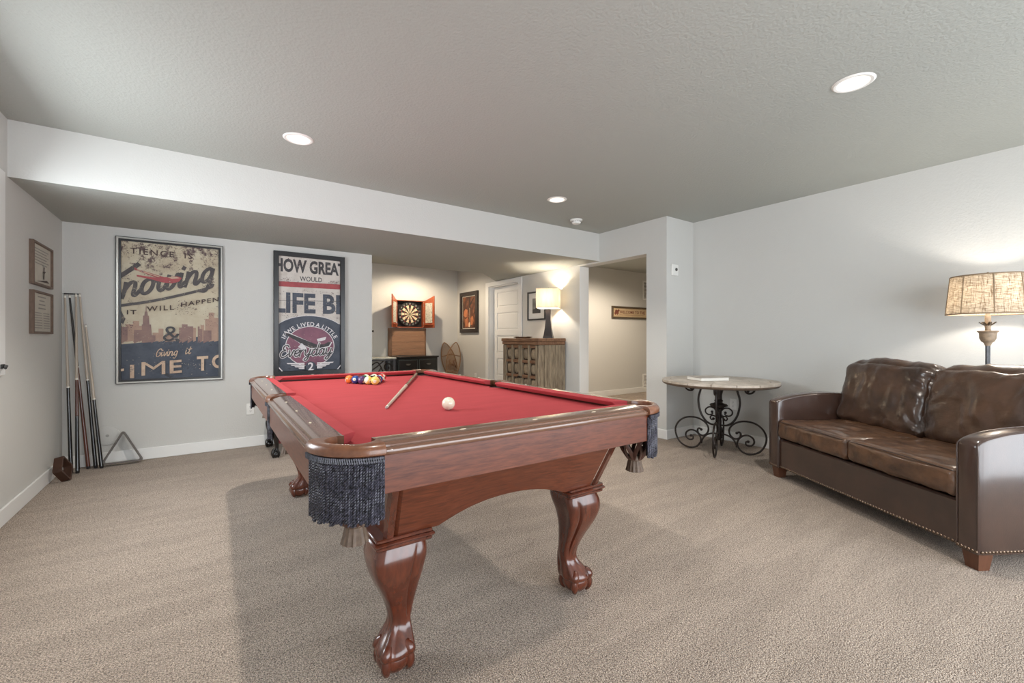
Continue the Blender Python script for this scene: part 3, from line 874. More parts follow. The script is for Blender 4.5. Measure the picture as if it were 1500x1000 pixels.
# ------------------------------------------------------------------ balls
def to_world(x, y, z):  # table-local to world
    M = Matrix.Translation((.940, 2.402, 0)) @ Matrix.Rotation(-.012, 4, 'Z')
    return M @ Vector((x, y, z))
BR = .0286
BCOL = {1: S(234, 196, 104), 2: S(32, 66, 132), 3: S(190, 40, 38), 4: S(78, 52, 96), 5: S(226, 120, 52), 6: S(34, 98, 66), 7: S(118, 38, 40), 8: S(20, 20, 22)}
IVORY = mat('ball_ivory', S(232, 226, 204), .12, coat=.5)
def ball_mats(n):
    c = BCOL[n if n <= 8 else n - 8]
    return mat('ball_%d' % n, c, .12, coat=.5)
def make_ball(n, loc, label, rot, group):
    """sphere cut into bands: colour body or stripe, white number spot"""
    o = thing('pool_ball', label, 'ball', loc, 0, group); o.rotation_euler = rot
    seg, rg = 28, 20
    prof = [(BR * math.sin(PI * i / rg), -BR * math.cos(PI * i / rg)) for i in range(rg + 1)]
    mb = MB()
    if n <= 8:
        mb.lathe(prof, seg); mb.build('shell', ball_mats(n), o)
    else:
        mb.lathe(prof[:7], seg, cap=False); mb.cur = 1; mb.lathe(prof[6:15], seg, cap=False); mb.cur = 0; mb.lathe(prof[14:], seg, cap=False)
        mb.build('shell', [IVORY, ball_mats(n)], o)
    sp = MB(); k = 20; r0 = .0105
    for ax in (1, -1):
        loops = []
        for rr in (r0, r0 * .5, .0001):
            h = math.sqrt(BR * BR - rr * rr) + .00025
            loops.append([(ax * h, rr * math.cos(2 * PI * i / k), rr * math.sin(2 * PI * i / k)) for i in range(k)])
        sp.loft(loops, cap=False)
    sp.build('number_spot', IVORY, o)
    V, F = text_geo(str(n), .0125, .0003)
    xs = [p[0] for p in V]; ys = [p[1] for p in V]; mx, my = (min(xs) + max(xs)) / 2, (min(ys) + max(ys)) / 2
    t = MB()
    for ax in (1, -1):
        t.add([(ax * (math.sqrt(BR * BR - (p[0] - mx) ** 2 - (p[1] - my) ** 2) + .0005), ax * (p[0] - mx), p[1] - my) for p in V], F)
    t.build('number', BLACKIN, o)
    return o
zc = ZB + BR + .0003
c = to_world(0, 0, 0); 
cb = thing('cue_ball', 'cream cue ball alone on the red cloth', 'ball', (.879, 1.742, zc))
MB().sphere((0, 0, 0), BR, 28, 18).build('shell', IVORY, cb)
apex = Vector((.945, 2.965)); s = BR * 2.03; rows = []
order = [[1], [12, 9], [15, 8, 10], [4, 14, 3, 7], [5, 6, 13, 2, 11]]
order = [[1], [9, 15], [4, 8, 10], [2, 6, 14, 3], [5, 7, 12, 13, 11]]
WHERE = {1: 'solid yellow ball at the front tip of the rack, number showing', 9: 'yellow striped ball just behind the solid yellow one on its left', 15: 'maroon striped ball just behind the solid yellow one on its right',
         4: 'solid purple ball on the left edge of the rack beside the blue one', 8: 'solid black ball in the middle of the rack', 10: 'blue striped ball on the right edge of the rack',
         2: 'solid blue ball on the left edge of the rack between purple and orange', 6: 'solid green ball inside the rack', 14: 'green striped ball inside the rack', 3: 'solid red ball on the right edge of the rack',
         5: 'solid orange ball at the left back corner of the rack', 7: 'solid maroon ball in the back row right of the orange one', 12: 'purple striped ball in the middle of the back row', 13: 'orange striped ball in the back row next to the right corner', 11: 'red striped ball at the right back corner of the rack'}
rgb_ = random.Random(11)
for i, row in enumerate(order):
    for j, n in enumerate(row):
        lx = (j - i / 2) * s; ly = i * s * .866
        rot = (rgb_.uniform(-.5, .5), rgb_.uniform(-.6, .6), rgb_.uniform(0, 6.28))
        if n == 1: rot = (0, .12, math.radians(-112))
        if n in (15, 9): rot = (1.2, .2, math.radians(-80))
        make_ball(n, (apex.x + lx, apex.y + ly, zc), WHERE[n], rot, 'racked pool balls')

# ------------------------------------------------------------------ cues
SHAFT = mat('maple_shaft', S(190, 176, 160), .35, var=.08, vscale=20, stretch=(1, 1, .1), coat=.3)
BUTTB = mat('black_butt', S(24, 21, 20), .2, coat=.6)
BUTTR = mat('rosewood_butt', S(92, 50, 36), .25, var=.3, vscale=30, stretch=(1, 1, .1), coat=.6)
FERR = mat('white_ferrule', S(236, 232, 222), .35)
TIPM = mat('cue_tip', S(176, 166, 160), .9)
def cue(label, p0, p1, shaftm, midm, buttm, f_shaft, f_mid, L=1.45, group='pool cues', r0=.0145, r1=.0063):
    """p0 butt end, p1 tip end"""
    p0 = Vector(p0); p1 = Vector(p1); d = (p1 - p0); L = d.length
    o = thing('pool_cue', label, 'cue', p0, 0, group)
    o.rotation_mode = 'QUATERNION'; o.rotation_quaternion = d.to_track_quat('Z', 'Y')
    R = lambda t: r0 + (r1 - r0) * min(1, t * 1.02)
    def piece(nm, a, b, m, n=16):
        k = 6; MB().lathe([(R(a + (b - a) * i / k), L * (a + (b - a) * i / k)) for i in range(k + 1)], n).build(nm, m, o)
    MB().lathe([(.0105, 0), (.0125, .004), (.0135, .02)], 16).build('bumper', mat('rubber', S(30, 30, 30), .8), o)
    piece('butt', .0135, 1 - f_shaft - f_mid, buttm)
    if f_mid: piece('forearm', 1 - f_shaft - f_mid, 1 - f_shaft, midm)
    piece('joint_collar', 1 - f_shaft, 1 - f_shaft + .008, FERR)
    piece('shaft', 1 - f_shaft + .008, .982, shaftm)
    piece('ferrule', .982, .995, FERR)
    MB().lathe([(r1, L * .995), (r1, L), (r1 * .7, L + .003), (0, L + .004)], 14).build('tip', TIPM, o)
    return o
cue('pool cue lying across the red cloth with its tip pointing at the viewer', (1.44, 3.44, ZB + .0155), (.664, 1.924, ZB + .0075), SHAFT, SHAFT, BUTTR, .50, 0)
wy = YB - .012
cue('leftmost corner cue, pale shaft above a black butt', (-.897, 5.012, .004), (-.965, wy, 1.472), SHAFT, SHAFT, BUTTB, .53, 0)
cue('corner cue with an all dark shaft and reddish brown butt', (-.806, 5.094, .004), (-.938, wy, 1.474), mat('dark_shaft', S(38, 32, 30), .3, coat=.4), BUTTR, BUTTR, .42, 0)
cue('corner cue with a brown forearm between pale shaft and black butt', (-.851, 4.969, .004), (-.898, wy, 1.484), SHAFT, BUTTR, BUTTB, .49, .2)
cue('corner cue leaning from the rack top beside the shortest one, black butt', (-.758, 5.075, .004), (-.876, wy, 1.486), SHAFT, SHAFT, BUTTB, .50, 0)
cue('shortest corner cue, rightmost, white tip below the others', (-.717, 5.047, .004), (-.835, wy - .02, 1.222), SHAFT, SHAFT, BUTTB, .525, 0)
t = thing('cue_holder', 'thin dark clip bar holding the cue tips in the corner', 'cue rack', (-.925, YB, 1.482))
mb = MB().box(-.05, .055, -.006, 0, -.006, .006, c=.002)
mb.build('bar', BUTTB, t)
for i, x in enumerate((-.055, -.026, .012, .036)):
    MB().tube([(x, -.004, -.002), (x + .004, -.026, -.002)], .0025, 6).build('prong', BUTTB, t)

# racks on the floor
RACKW = mat('dark_rack_wood', S(70, 44, 32), .4, var=.25, vscale=20)
RACKG = mat('grey_rack', S(92, 84, 78), .4, var=.1)
def frame_rack(poly, th, dp, k=5, rad=.18):
    """rounded polygon band of wall thickness th and depth dp, in the xz plane, y from 0 to -dp"""
    n = len(poly); ctr = sum((Vector(p) for p in poly), Vector((0, 0))) / n
    def rnd(sc_):
        out = []
        for i in range(n):
            a, b_, c_ = Vector(poly[i - 1]), Vector(poly[i]), Vector(poly[(i + 1) % n])
            a, b_, c_ = [ctr + (q - ctr) * sc_ for q in (a, b_, c_)]
            p0 = b_ + (a - b_) * rad; p1 = b_ + (c_ - b_) * rad
            for j in range(k + 1):
                t = j / k; out.append(p0 * (1 - t) ** 2 + b_ * 2 * t * (1 - t) + p1 * t * t)
        return out
    inr = min((Vector(poly[i]) + Vector(poly[(i + 1) % n])).lerp(Vector((0, 0)), 0).length for i in range(n))
    mid = min(((Vector(poly[i]) + Vector(poly[(i + 1) % n])) / 2 - ctr).length for i in range(n))
    O = rnd(1.0); I = rnd(1 - th / mid)
    mb = MB()
    l = []
    for y in (0, -dp): l.append(([(p.x, y, p.y) for p in O], [(p.x, y, p.y) for p in I]))
    mb.loft([l[0][1], l[0][0], l[1][0], l[1][1], l[0][1]], cap=False)
    return mb
tri = frame_rack([(-.145, 0), (.145, 0), (0, .285)], .012, .05, rad=.1)
o = tri.build('triangle_rack', RACKG, None, (-.590, YB - .075, .012)); o.rotation_euler = (math.radians(-9), 0, 0)
tag(o, 'grey triangle ball rack leaning on the white baseboard of the poster wall', 'ball rack')
h = .105
dia = frame_rack([(0, -h), (h * .72, 0), (0, h), (-h * .72, 0)], .012, .055, rad=.16)
o = dia.build('diamond_rack', RACKW, None, (XL + .062, 4.77, h * .86)); o.rotation_euler = (math.radians(-14), 0, math.radians(74))
tag(o, 'dark brown diamond ball rack leaning against the left wall baseboard', 'ball rack')

# black claw-footed bench behind the pool table's left side
t = thing('claw_foot_bench', 'black claw-footed bench with red upholstery, mostly hidden behind the pool table', 'bench', (.815, 4.83, 0))
BLK = mat('black_lacquer', S(22, 20, 20), .25, coat=.5)
def blkleg():
    mb = MB(); K = [(.30, 0, .030), (.25, .012, .033), (.20, .012, .028), (.14, 0, .020), (.09, -.006, .015), (.06, .004, .018)]
    pts = smooth_path([(k[1], k[2], k[0]) for k in K], 3)
    mb.loft([[(p.x * .7 + p.y * math.cos(2 * PI * k / 14), p.x * .7 + p.y * math.sin(2 * PI * k / 14), p.z) for k in range(14)] for p in pts])
    mb.sphere((.008, .008, .032), .034, 14, 8, (1, 1, .92))
    for k in range(4):
        a = PI / 4 + PI / 2 * k
        mb.tube([(.008 + r * math.cos(a), .008 + r * math.sin(a), z) for r, z in ((.012, .085), (.03, .066), (.037, .045), (.036, .02), (.028, .004))], [.006, .009, .009, .008, .004], 7)
    return mb
s0 = None
for sx in (-1, 1):
    for sy in (-1, 1):
        a = math.atan2(sy, sx) - PI / 4
        if s0 is None: s0 = blkleg().build('leg', BLK, t, (sx * .27, sy * .24, 0), a)
        else: share(s0, t, (sx * .27, sy * .24, 0), (0, 0, a))
MB().box(-.30, .30, -.27, .27, .27, .33, c=.01).build('seat_rail', BLK, t)
cushion(MB(), -.30, .30, -.27, .27, .33, .42, e=.35, nx=10, puff=.015).build('seat_pad', mat('red_upholstery', S(140, 42, 40), .7, var=.2, vscale=30), t)
MB().box(-.25, .25, -.235, -.215, .12, .27, c=.005).build('front_panel', mat('red_panel', S(110, 46, 44), .6, var=.3, vscale=14), t)

# ------------------------------------------------------------------ wall art
def framed(name, label, cat, loc, rz, W, H, fw, fd, fmat, inner=None, rebate=.012, bev=.003, group=None, dished=False):
    """frame of four mitred rails; the board face lies at y = -rebate"""
    t = thing(name, label, cat, loc, rz, group)
    mb = MB(); hw, hh = W / 2, H / 2
    if dished: sec = [(0, 0), (0, -fd), (fw * .25, -fd), (fw, -fd * .55), (fw, -.004), (fw, 0)]
    else: sec = [(0, 0), (0, -fd + bev), (bev, -fd), (fw - bev, -fd), (fw, -fd + bev), (fw, 0)]
    loops = [[(-hw + s, y, -hh + s), (hw - s, y, -hh + s), (hw - s, y, hh - s), (-hw + s, y, hh - s)] for s, y in sec]
    mb.loft(loops + [loops[0]], cap=False)
    mb.build('frame', fmat, t, sharp=20)
    return t
def canvas(t, w, h, y, m, name='print'):
    return MB().box(-w / 2, w / 2, y, y + .006, -h / 2, h / 2).build(name, m, t)

def grunge(name, stops, scale=6, dark=S(60, 42, 40), dscale=9, dthr=.60, zgrad=None):
    """aged paper: blotchy colour plus dark flecks, with optional darker bands by height of its own print"""
    m = bpy.data.materials.new(name); m.use_nodes = True; nt = m.node_tree; b = nt.nodes['Principled BSDF']; N = nt.nodes.new; L = nt.links.new
    tc = N('ShaderNodeTexCoord'); n = N('ShaderNodeTexNoise'); n.inputs['Scale'].default_value = scale; n.inputs['Detail'].default_value = 8; n.inputs['Roughness'].default_value = .65
    L(tc.outputs['Object'], n.inputs['Vector']); r = N('ShaderNodeValToRGB'); cr = r.color_ramp
    for i, (p, c) in enumerate(stops):
        e = cr.elements[i] if i < 2 else cr.elements.new(p)
        e.position = p; e.color = (*c, 1)
    L(n.outputs['Fac'], r.inputs[0])
    n2 = N('ShaderNodeTexNoise'); n2.inputs['Scale'].default_value = dscale; n2.inputs['Detail'].default_value = 12; n2.inputs['Roughness'].default_value = .8
    L(tc.outputs['Object'], n2.inputs['Vector'])
    r2 = N('ShaderNodeValToRGB'); r2.color_ramp.elements[0].position = dthr; r2.color_ramp.elements[1].position = dthr + .06
    r2.color_ramp.elements[0].color = (0, 0, 0, 1); r2.color_ramp.elements[1].color = (1, 1, 1, 1)
    fac = n2.outputs['Fac']
    if zgrad:   # more flecks towards the top edge of the print
        sx = N('ShaderNodeSeparateXYZ'); L(tc.outputs['Object'], sx.inputs[0]); mr = N('ShaderNodeMapRange')
        mr.inputs['From Min'].default_value = zgrad[0]; mr.inputs['From Max'].default_value = zgrad[1]; mr.inputs['To Min'].default_value = -.03; mr.inputs['To Max'].default_value = .09
        L(sx.outputs[2], mr.inputs['Value']); ad = N('ShaderNodeMath'); L(n2.outputs['Fac'], ad.inputs[0]); L(mr.outputs[0], ad.inputs[1]); fac = ad.outputs[0]
    L(fac, r2.inputs[0])
    mx = N('ShaderNodeMix'); mx.data_type = 'RGBA'; L(r2.outputs[0], mx.inputs[0]); L(r.outputs[0], mx.inputs[6]); mx.inputs[7].default_value = (*dark, 1)
    L(mx.outputs[2], b.inputs['Base Color']); b.inputs['Roughness'].default_value = .5
    return m
INKD = grunge('ink_charcoal', [(.35, S(58, 52, 53)), (.65, S(80, 72, 70))], 12, S(160, 148, 126), 26, .575)
INKS = mat('ink_brown', S(70, 52, 48), .6, var=.3, vscale=20)
INKB = grunge('ink_navy', [(.35, S(50, 57, 72)), (.65, S(78, 84, 97))], 7, S(44, 46, 56), 14, .56)
INKC = grunge('ink_cream', [(.3, S(212, 186, 160)), (.7, S(176, 146, 124))], 12, S(100, 94, 98), 26, .56)
INKR = grunge('ink_red', [(.3, S(176, 74, 76)), (.7, S(146, 58, 64))], 14, S(214, 170, 150), 30, .64)
INKW = mat('ink_white', S(226, 222, 224), .6, var=.1, vscale=30)
INKP = grunge('ink_plum', [(.3, S(142, 90, 108)), (.7, S(118, 72, 92))], 9, S(84, 66, 82), 18, .62)
INKK = grunge('ink_black', [(.3, S(46, 44, 48)), (.7, S(66, 62, 64))], 12, S(160, 150, 144), 24, .58)
SKYL = grunge('ink_skyline', [(.3, S(150, 118, 106)), (.7, S(120, 92, 88))], 12, S(196, 180, 150), 24, .6)
SKYL2 = grunge('ink_skyline_pale', [(.3, S(178, 146, 124)), (.7, S(160, 128, 112))], 12, S(206, 190, 160), 24, .6)

# poster 1
W, H = .785, 1.305
pc = (-.249, YB, 1.355)
SILV = mat('silver_edge', S(186, 184, 178), .3, metal=.6)
BLKF = mat('black_frame', S(26, 25, 27), .35, coat=.2)
t = framed('framed_poster', 'large skyline poster with red plane, in thin black and silver frame on the back wall', 'poster', pc, 0, W, H, .016, .032, SILV)
mb = MB(); hw, hh = W / 2 - .016, H / 2 - .016; f = .017
for s0, y in ((0, 0),): pass
sec = [(0, -.004), (0, -.027), (f, -.027), (f, -.004)]
loops = [[(-hw + s, y, -hh + s), (hw - s, y, -hh + s), (hw - s, y, hh - s), (-hw + s, y, hh - s)] for s, y in sec]
mb.loft(loops + [loops[0]], cap=False); mb.build('inner_frame', BLKF, t, sharp=20)
mb = MB(); e = .004
sec = [(-e, 0), (-e, -.028), (0, -.028), (0, 0)]; hw, hh = W / 2, H / 2
loops = [[(-hw + s, y, -hh + s), (hw - s, y, -hh + s), (hw - s, y, hh - s), (-hw + s, y, hh - s)] for s, y in sec]
mb.loft(loops + [loops[0]], cap=False); mb.build('outer_edge', BLKF, t, sharp=20)
pw, ph = W - .066, H - .066
PAPER = grunge('poster_paper', [(.25, S(146, 122, 104)), (.45, S(190, 176, 150)), (.62, S(202, 192, 168)), (.8, S(166, 138, 118))], 3.4, S(88, 66, 66), 9, .575, zgrad=(.05, .62))
canvas(t, pw, ph, -.012, PAPER)
p = Print(pw, ph, -.012)
p.polys([[(0, 1), (1, 1), (1, .675), (.85, .685), (.62, .70), (.5, .715), (.3, .725), (.15, .735), (0, .745)]], 'navy_field', INKB, t)
bl = []
for u0, u1, v in ((.04, .11, .60), (.11, .17, .575), (.17, .2, .61), (.30, .36, .66), (.36, .41, .63), (.43, .56, .665), (.72, .75, .62), (.80, .84, .60), (.85, .89, .55), (.89, .95, .50), (.95, 1.0, .54)): bl.append([(u0, .73), (u1, .72), (u1, v), (u0, v)])
for q_ in bl: p.poly(q_, 'skyline_back', SKYL2, t); p.layer -= .8
bl = [[(.195, .735), (.30, .73), (.285, .60), (.27, .60), (.265, .535), (.255, .535), (.25, .505), (.243, .505), (.24, .46), (.235, .46), (.232, .505), (.224, .505), (.22, .535), (.208, .535), (.205, .60), (.195, .60)]]
for u0, u1, v in ((.0, .06, .62), (.12, .2, .64), (.29, .33, .68), (.57, .62, .62), (.6, .66, .595), (.66, .72, .61), (.77, .79, .61), (.79, .82, .63), (.83, .92, .64)): bl.append([(u0, .74), (u1, .715), (u1, v), (u0, v)])
p.layer += 2
for q_ in bl: p.poly(q_, 'skyline', SKYL, t); p.layer -= .8
p.text('TIENCE  IS', .085, .71, .045, .088, 'lettering', INKS, t, bold=.012, spacing=1.25, du=-.004)
# the big script word and its swash
x0 = -pw / 2; zb = (.5 - .425) * ph
st = script('nowing', x0 + .006, zb + .018, .128, slope=.295, slant=.22, sx=.955)
p.ribbons(st, .030, 'script_lettering', INKD, t)
p.ribbons([[(x0 - .03, (.5 - .275) * ph), (x0 + .05, (.5 - .215) * ph), (x0 + .115, (.5 - .165) * ph)]], .036, 'script_stroke', INKD, t)
p.ribbons([[(x0 - .02, (.5 - .470) * ph), (x0 + .2 * pw, (.5 - .441) * ph), (x0 + .42 * pw, (.5 - .405) * ph), (x0 + .7 * pw, (.5 - .350) * ph), (x0 + .9 * pw, (.5 - .305) * ph), (x0 + .935 * pw, (.5 - .28) * ph)]], .024, 'script_swash', INKD, t)
p.polys([[(0, .50), (.04, .565), (.02, .60), (0, .59)]], 'script_tail', INKD, t)
# little red monoplane
p.polys([[(.12, .185), (.16, .20), (.42, .245), (.55, .232), (.60, .243), (.57, .272), (.50, .288), (.40, .285), (.30, .268), (.15, .252), (.145, .24), (.30, .25), (.34, .252), (.24, .228), (.13, .205)]], 'plane', INKR, t)
p.polys([[(.44, .243), (.54, .236), (.58, .245), (.50, .254)], [(.15, .20), (.38, .243), (.36, .247), (.15, .206)]], 'plane_highlight', INKC, t)
p.text('IT', .055, .145, .498, .53, 'lettering', INKS, t, bold=.012, spacing=1.3, du=.002)
p.text('WILL', .245, .52, .468, .505, 'lettering', INKS, t, bold=.012, spacing=1.3, du=.018)
p.text('HAPPEN', .59, 1.0, .430, .464, 'lettering', INKS, t, bold=.012, spacing=1.2, du=.055)
p.text('&', .405, .585, .612, .725, 'ampersand', INKK, t)
p.ribbons(script('Giving', x0 + pw * .33, (.5 - .838) * ph, .040, slope=.07, slant=.25, sx=.90), .007, 'script_lettering', INKC, t)
p.ribbons(script('it', x0 + pw * .635, (.5 - .822) * ph, .040, slope=.07, slant=.25, sx=1.1), .007, 'script_lettering', INKC, t)
p.text('I', .085, .125, .893, .99, 'lettering', INKC, t); p.polys([[(0, .92), (.03, .918), (.03, .935), (0, .937)]], 'letter_edge', INKC, t)
p.text('M', .195, .43, .876, .975, 'lettering', INKC, t, du=.006); p.text('E', .475, .60, .868, .966, 'lettering', INKC, t, bold=.02, du=.004)
p.text('T', .76, .885, .842, .955, 'lettering', INKC, t, bold=.03, du=.004)
p.text('O', .925, 1.09, .83, .94, 'lettering', INKC, t, bold=.03)

p.chips([(.05, .06, .10, .10, 90), (.93, .07, .12, .09, 110), (.62, .47, .14, .06, 120), (.5, .16, .35, .04, 60), (.06, .25, .06, .05, 40), (.9, .55, .10, .08, 70), (.08, .62, .09, .05, 60), (.45, .03, .5, .03, 60)], 'paint_chips', mat('chip_purple', S(84, 62, 70), .6), t)
p.chips([(.5, .70, .45, .06, 50), (.3, .90, .3, .08, 40), (.75, .92, .2, .08, 40), (.6, .32, .3, .06, 40)], 'paint_chips', mat('chip_pale', S(176, 164, 150), .6), t)
# poster 2
W, H = .715, 1.312
t = framed('framed_poster', 'tall weathered poster with round plane emblem, in thick black frame on the back wall', 'poster', (.945, YB, 1.366), 0, W, H, .048, .045, BLKF)
pw, ph = W - .09, H - .09
PAPER2 = grunge('poster_paper_grey', [(.25, S(172, 160, 150)), (.5, S(210, 202, 194)), (.8, S(180, 170, 162))], 5, S(120, 102, 100), 12, .59)
canvas(t, pw, ph, -.014, PAPER2)
p = Print(pw, ph, -.014)
def V(y): return (y - 120) / 770.0
p.text('HOW GREAT', -.055, 1.08, .020, .138, 'lettering', INKK, t, bold=.04, du=-.0)
p.text('WOULD', .33, .69, .165, .208, 'lettering', INKK, t, bold=.012, spacing=1.05)
p.polys([[(0, .222), (1, .215), (1, .262), (0, .266)]], 'red_stripe', INKR, t)
p.text('LIFE BE', -.075, 1.11, .315, .492, 'lettering', INKB, t, bold=.035)
p.polys([[(0, .385), (1, .372), (1, .3755), (0, .3885)]], 'board_line', INKK, t)
# dark dome
dome = [(0, 1), (1, 1), (1, .60)] + [(.5 + .62 * math.cos(a), .70 - .19 * math.sin(a)) for a in [math.radians(20 + 140 * k / 24) for k in range(25)]][3:-2] + [(0, .64)]
p.polys([dome], 'dark_dome', INKB, t)
edge = [((u - .5) * pw, (.5 - v) * ph) for u, v in [(.5 + .62 * math.cos(a), .703 - .19 * math.sin(a)) for a in [math.radians(40 + 105 * k / 16) for k in range(17)]]]
p.ribbons([edge], .006, 'dome_edge', INKW, t)
# arc text
def arc_text(s, cu, cv, R, a0, a1, size, name, m, parent, bold=.0):
    VV = []; FF = []; n = len(s); RB = R * .88
    wid = [.33 if ch in ' I' else (1.1 if ch in 'WM' else .72) for ch in s]; tot = sum(wid[:-1]) / 1.0; acc = 0
    for i, ch in enumerate(s):
        fr = (acc + wid[i] / 2 - wid[0] / 2) / (sum(wid) - wid[0] / 2 - wid[-1] / 2); acc += wid[i]
        if ch == ' ': continue
        v, f = text_geo(ch, size, bold)
        a = math.radians(a0 + (a1 - a0) * fr); X0, Z0 = p.P(cu, cv)
        o = len(VV); r = PI / 2 - a
        for (x, y, z) in v:
            VV.append((X0 + (R + y) * math.cos(a) + x * math.sin(a), Z0 + (RB + y) * math.sin(a) - x * math.cos(a), 0))
        FF += [tuple(k + o for k in q) for q in f]
    p.put(VV, FF, name, m, parent)
arc_text('IF WE LIVED A LITTLE', .50, .80, .272, 155, 28, .060, 'lettering', INKW, t, .0012)
CU, CV, RR = .50, .785, .248
def circ(R, n=48): 
    X0, Z0 = p.P(CU, CV); return [(X0 + R * math.cos(2 * PI * k / n), Z0 + R * .88 * math.sin(2 * PI * k / n)) for k in range(n)]
def disc(R, name, m):
    q = circ(R); p.put([(x, z, 0) for x, z in q], [tuple(range(len(q)))], name, m, t)
disc(RR, 'emblem_ring', INKW); disc(RR - .008, 'emblem_disc', INKP)
wing = [(.10, .665), (.16, .672), (.60, .770), (.72, .768), (.80, .745), (.84, .75), (.80, .785), (.66, .80), (.50, .80), (.36, .765), (.12, .685)]
cx_, cy_ = .45, .745
p.poly([(cx_ + (u - cx_) * 1.05, cy_ + (v - cy_) * 1.16) for u, v in wing], 'plane_outline', INKW, t); p.poly(wing, 'plane', INKK, t)
p.polys([[(.30, .79), (.36, .755), (.44, .80), (.40, .825)], [(.60, .72), (.76, .70), (.74, .73), (.62, .745)]], 'cloud', INKW, t)
ev = script('Everyday', -pw * .485, (.5 - .880) * ph, .072, slope=.045, slant=.25, sx=1.06)
p.ribbons(ev, .026, 'script_outline', INKW, t); p.ribbons(ev, .0105, 'script_lettering', INKK, t)
# wings and numeral
for s in (-1, 1):
    L_ = []
    for k in range(4): L_.append([(.5 + s * .10, .93 + .014 * k), (.5 + s * (.38 - .06 * k), .928 + .015 * k), (.5 + s * (.36 - .06 * k), .938 + .015 * k), (.5 + s * .10, .942 + .014 * k)])
    p.polys(L_, 'wing_emblem', INKW, t)
q = [(.5 + .085 * math.cos(2 * PI * k / 24), .965 + .045 * math.sin(2 * PI * k / 24)) for k in range(24)]
p.poly(q, 'numeral_ground', INKB, t)
p.text('2', .455, .545, .928, 1.0, 'numeral', INKW, t, bold=.02)
p.polys([[(0, .955), (.07, 1), (.05, 1), (0, .968)], [(1, .955), (.93, 1), (.95, 1), (1, .968)]], 'corner_mark', INKW, t)

p.chips([(.5, .05, .5, .06, 90), (.12, .2, .12, .03, 60), (.88, .205, .12, .02, 70), (.5, .30, .5, .02, 40), (.5, .40, .5, .08, 70), (.2, .51, .2, .02, 40), (.95, .53, .04, .02, 20)], 'paint_chips', mat('chip_plum', S(110, 84, 88), .6), t)
p.chips([(.5, .07, .5, .06, 70), (.5, .40, .5, .08, 90), (.5, .8, .3, .1, 40)], 'paint_chips', mat('chip_pale', S(176, 164, 150), .6), t)
# two small frames on the left wall
FRW = mat('brown_shadow_frame', S(106, 86, 72), .5, var=.25, vscale=26, stretch=(4, 4, 1))
PAPW = mat('aged_card', S(196, 190, 178), .7, var=.06, vscale=14)
INKG = mat('ink_grey', S(146, 142, 135), .7)
def small(label, z):
    t = framed('picture_frame', label, 'picture', (XL, 4.585, z), PI / 2, .47, .305, .016, .026, FRW)
    canvas(t, .44, .275, -.012, PAPW); return t, Print(.44, .275, -.012)
t, p = small('upper brown framed print with a small figure, on the left wall', 1.635)
for k in range(6): p.polys([[(.08, .10 + .075 * k), (.86 - .1 * (k % 2), .10 + .075 * k), (.86 - .1 * (k % 2), .125 + .075 * k), (.08, .125 + .075 * k)]], 'text_line', INKG, t)
p.polys([[(.55, .86), (.60, .86), (.62, .70), (.70, .62), (.62, .64), (.61, .58), (.58, .58), (.58, .64), (.50, .70), (.57, .68)], [(.53, .90), (.75, .86), (.9, .92), (.2, .95)]], 'figure', INKS, t)
q = [(.595 + .025 * math.cos(2 * PI * k / 12), .555 + .036 * math.sin(2 * PI * k / 12)) for k in range(12)]; p.poly(q, 'figure_head', INKS, t)
t, p = small('lower brown framed print filled with lines of text, on the left wall', 1.29)
for k, (a, b_) in enumerate(((.28, .72), (.36, .64), (.32, .68), (.30, .70))): p.polys([[(a, .07 + .10 * k), (b_, .07 + .10 * k), (b_, .105 + .10 * k), (a, .105 + .10 * k)]], 'text_line', INKG, t)
for k in range(7): p.polys([[(.08, .50 + .065 * k), (.47, .50 + .065 * k), (.47, .52 + .065 * k), (.08, .52 + .065 * k)], [(.55, .50 + .065 * k), (.9, .50 + .065 * k), (.9, .52 + .065 * k), (.55, .52 + .065 * k)]], 'text_line', INKG, t)

# painting on the door wall
DKF = mat('espresso_frame', S(46, 36, 30), .35, var=.15, vscale=20)
W, H = .67, .775
t = framed('framed_painting', 'framed dark painting of orange light and a tree trunk, near the dart wall corner', 'painting', (XD, 7.29, 1.597), -PI / 2, W, H, .072, .04, DKF)
canvas(t, W - .13, H - .13, -.012, mat('cream_mat', S(222, 214, 200), .7), 'mat_board')
PAINTM = grunge('forest_painting', [(.3, S(40, 28, 24)), (.5, S(92, 56, 38)), (.64, S(150, 92, 58)), (.8, S(60, 46, 38))], 5, S(24, 20, 18), 7, .55)
pw, ph = W - .18, H - .18
canvas(t, pw, ph, -.015, PAINTM); p = Print(pw, ph, -.015)
GLOW = grunge('painting_orange', [(.3, S(204, 130, 84)), (.7, S(160, 88, 56))], 10, S(110, 62, 42), 16, .6)
TRK = mat('painting_trunk', S(58, 46, 40), .6, var=.3, vscale=20); PALE = mat('painting_pale', S(236, 206, 176), .6)
p.polys([[(.10, .45), (.22, .38), (.38, .42), (.36, .62), (.2, .66), (.08, .6)], [(.18, .72), (.4, .66), (.48, .95), (.2, .96)], [(.60, .68), (.78, .62), (.84, .78), (.74, .92), (.62, .9)]], 'painted_lights', GLOW, t)
p.polys([[(.50, 0), (.60, 0), (.60, .5), (.62, .92), (.50, .92), (.52, .5)], [(.58, .22), (.82, .05), (.86, .07), (.6, .30)]], 'painted_trunk', TRK, t)
p.polys([[(.47, .84), (.56, .80), (.60, .9), (.56, .98), (.46, .97)], [(.535, .36), (.555, .36), (.56, .8), (.54, .8)]], 'painted_snow', PALE, t)

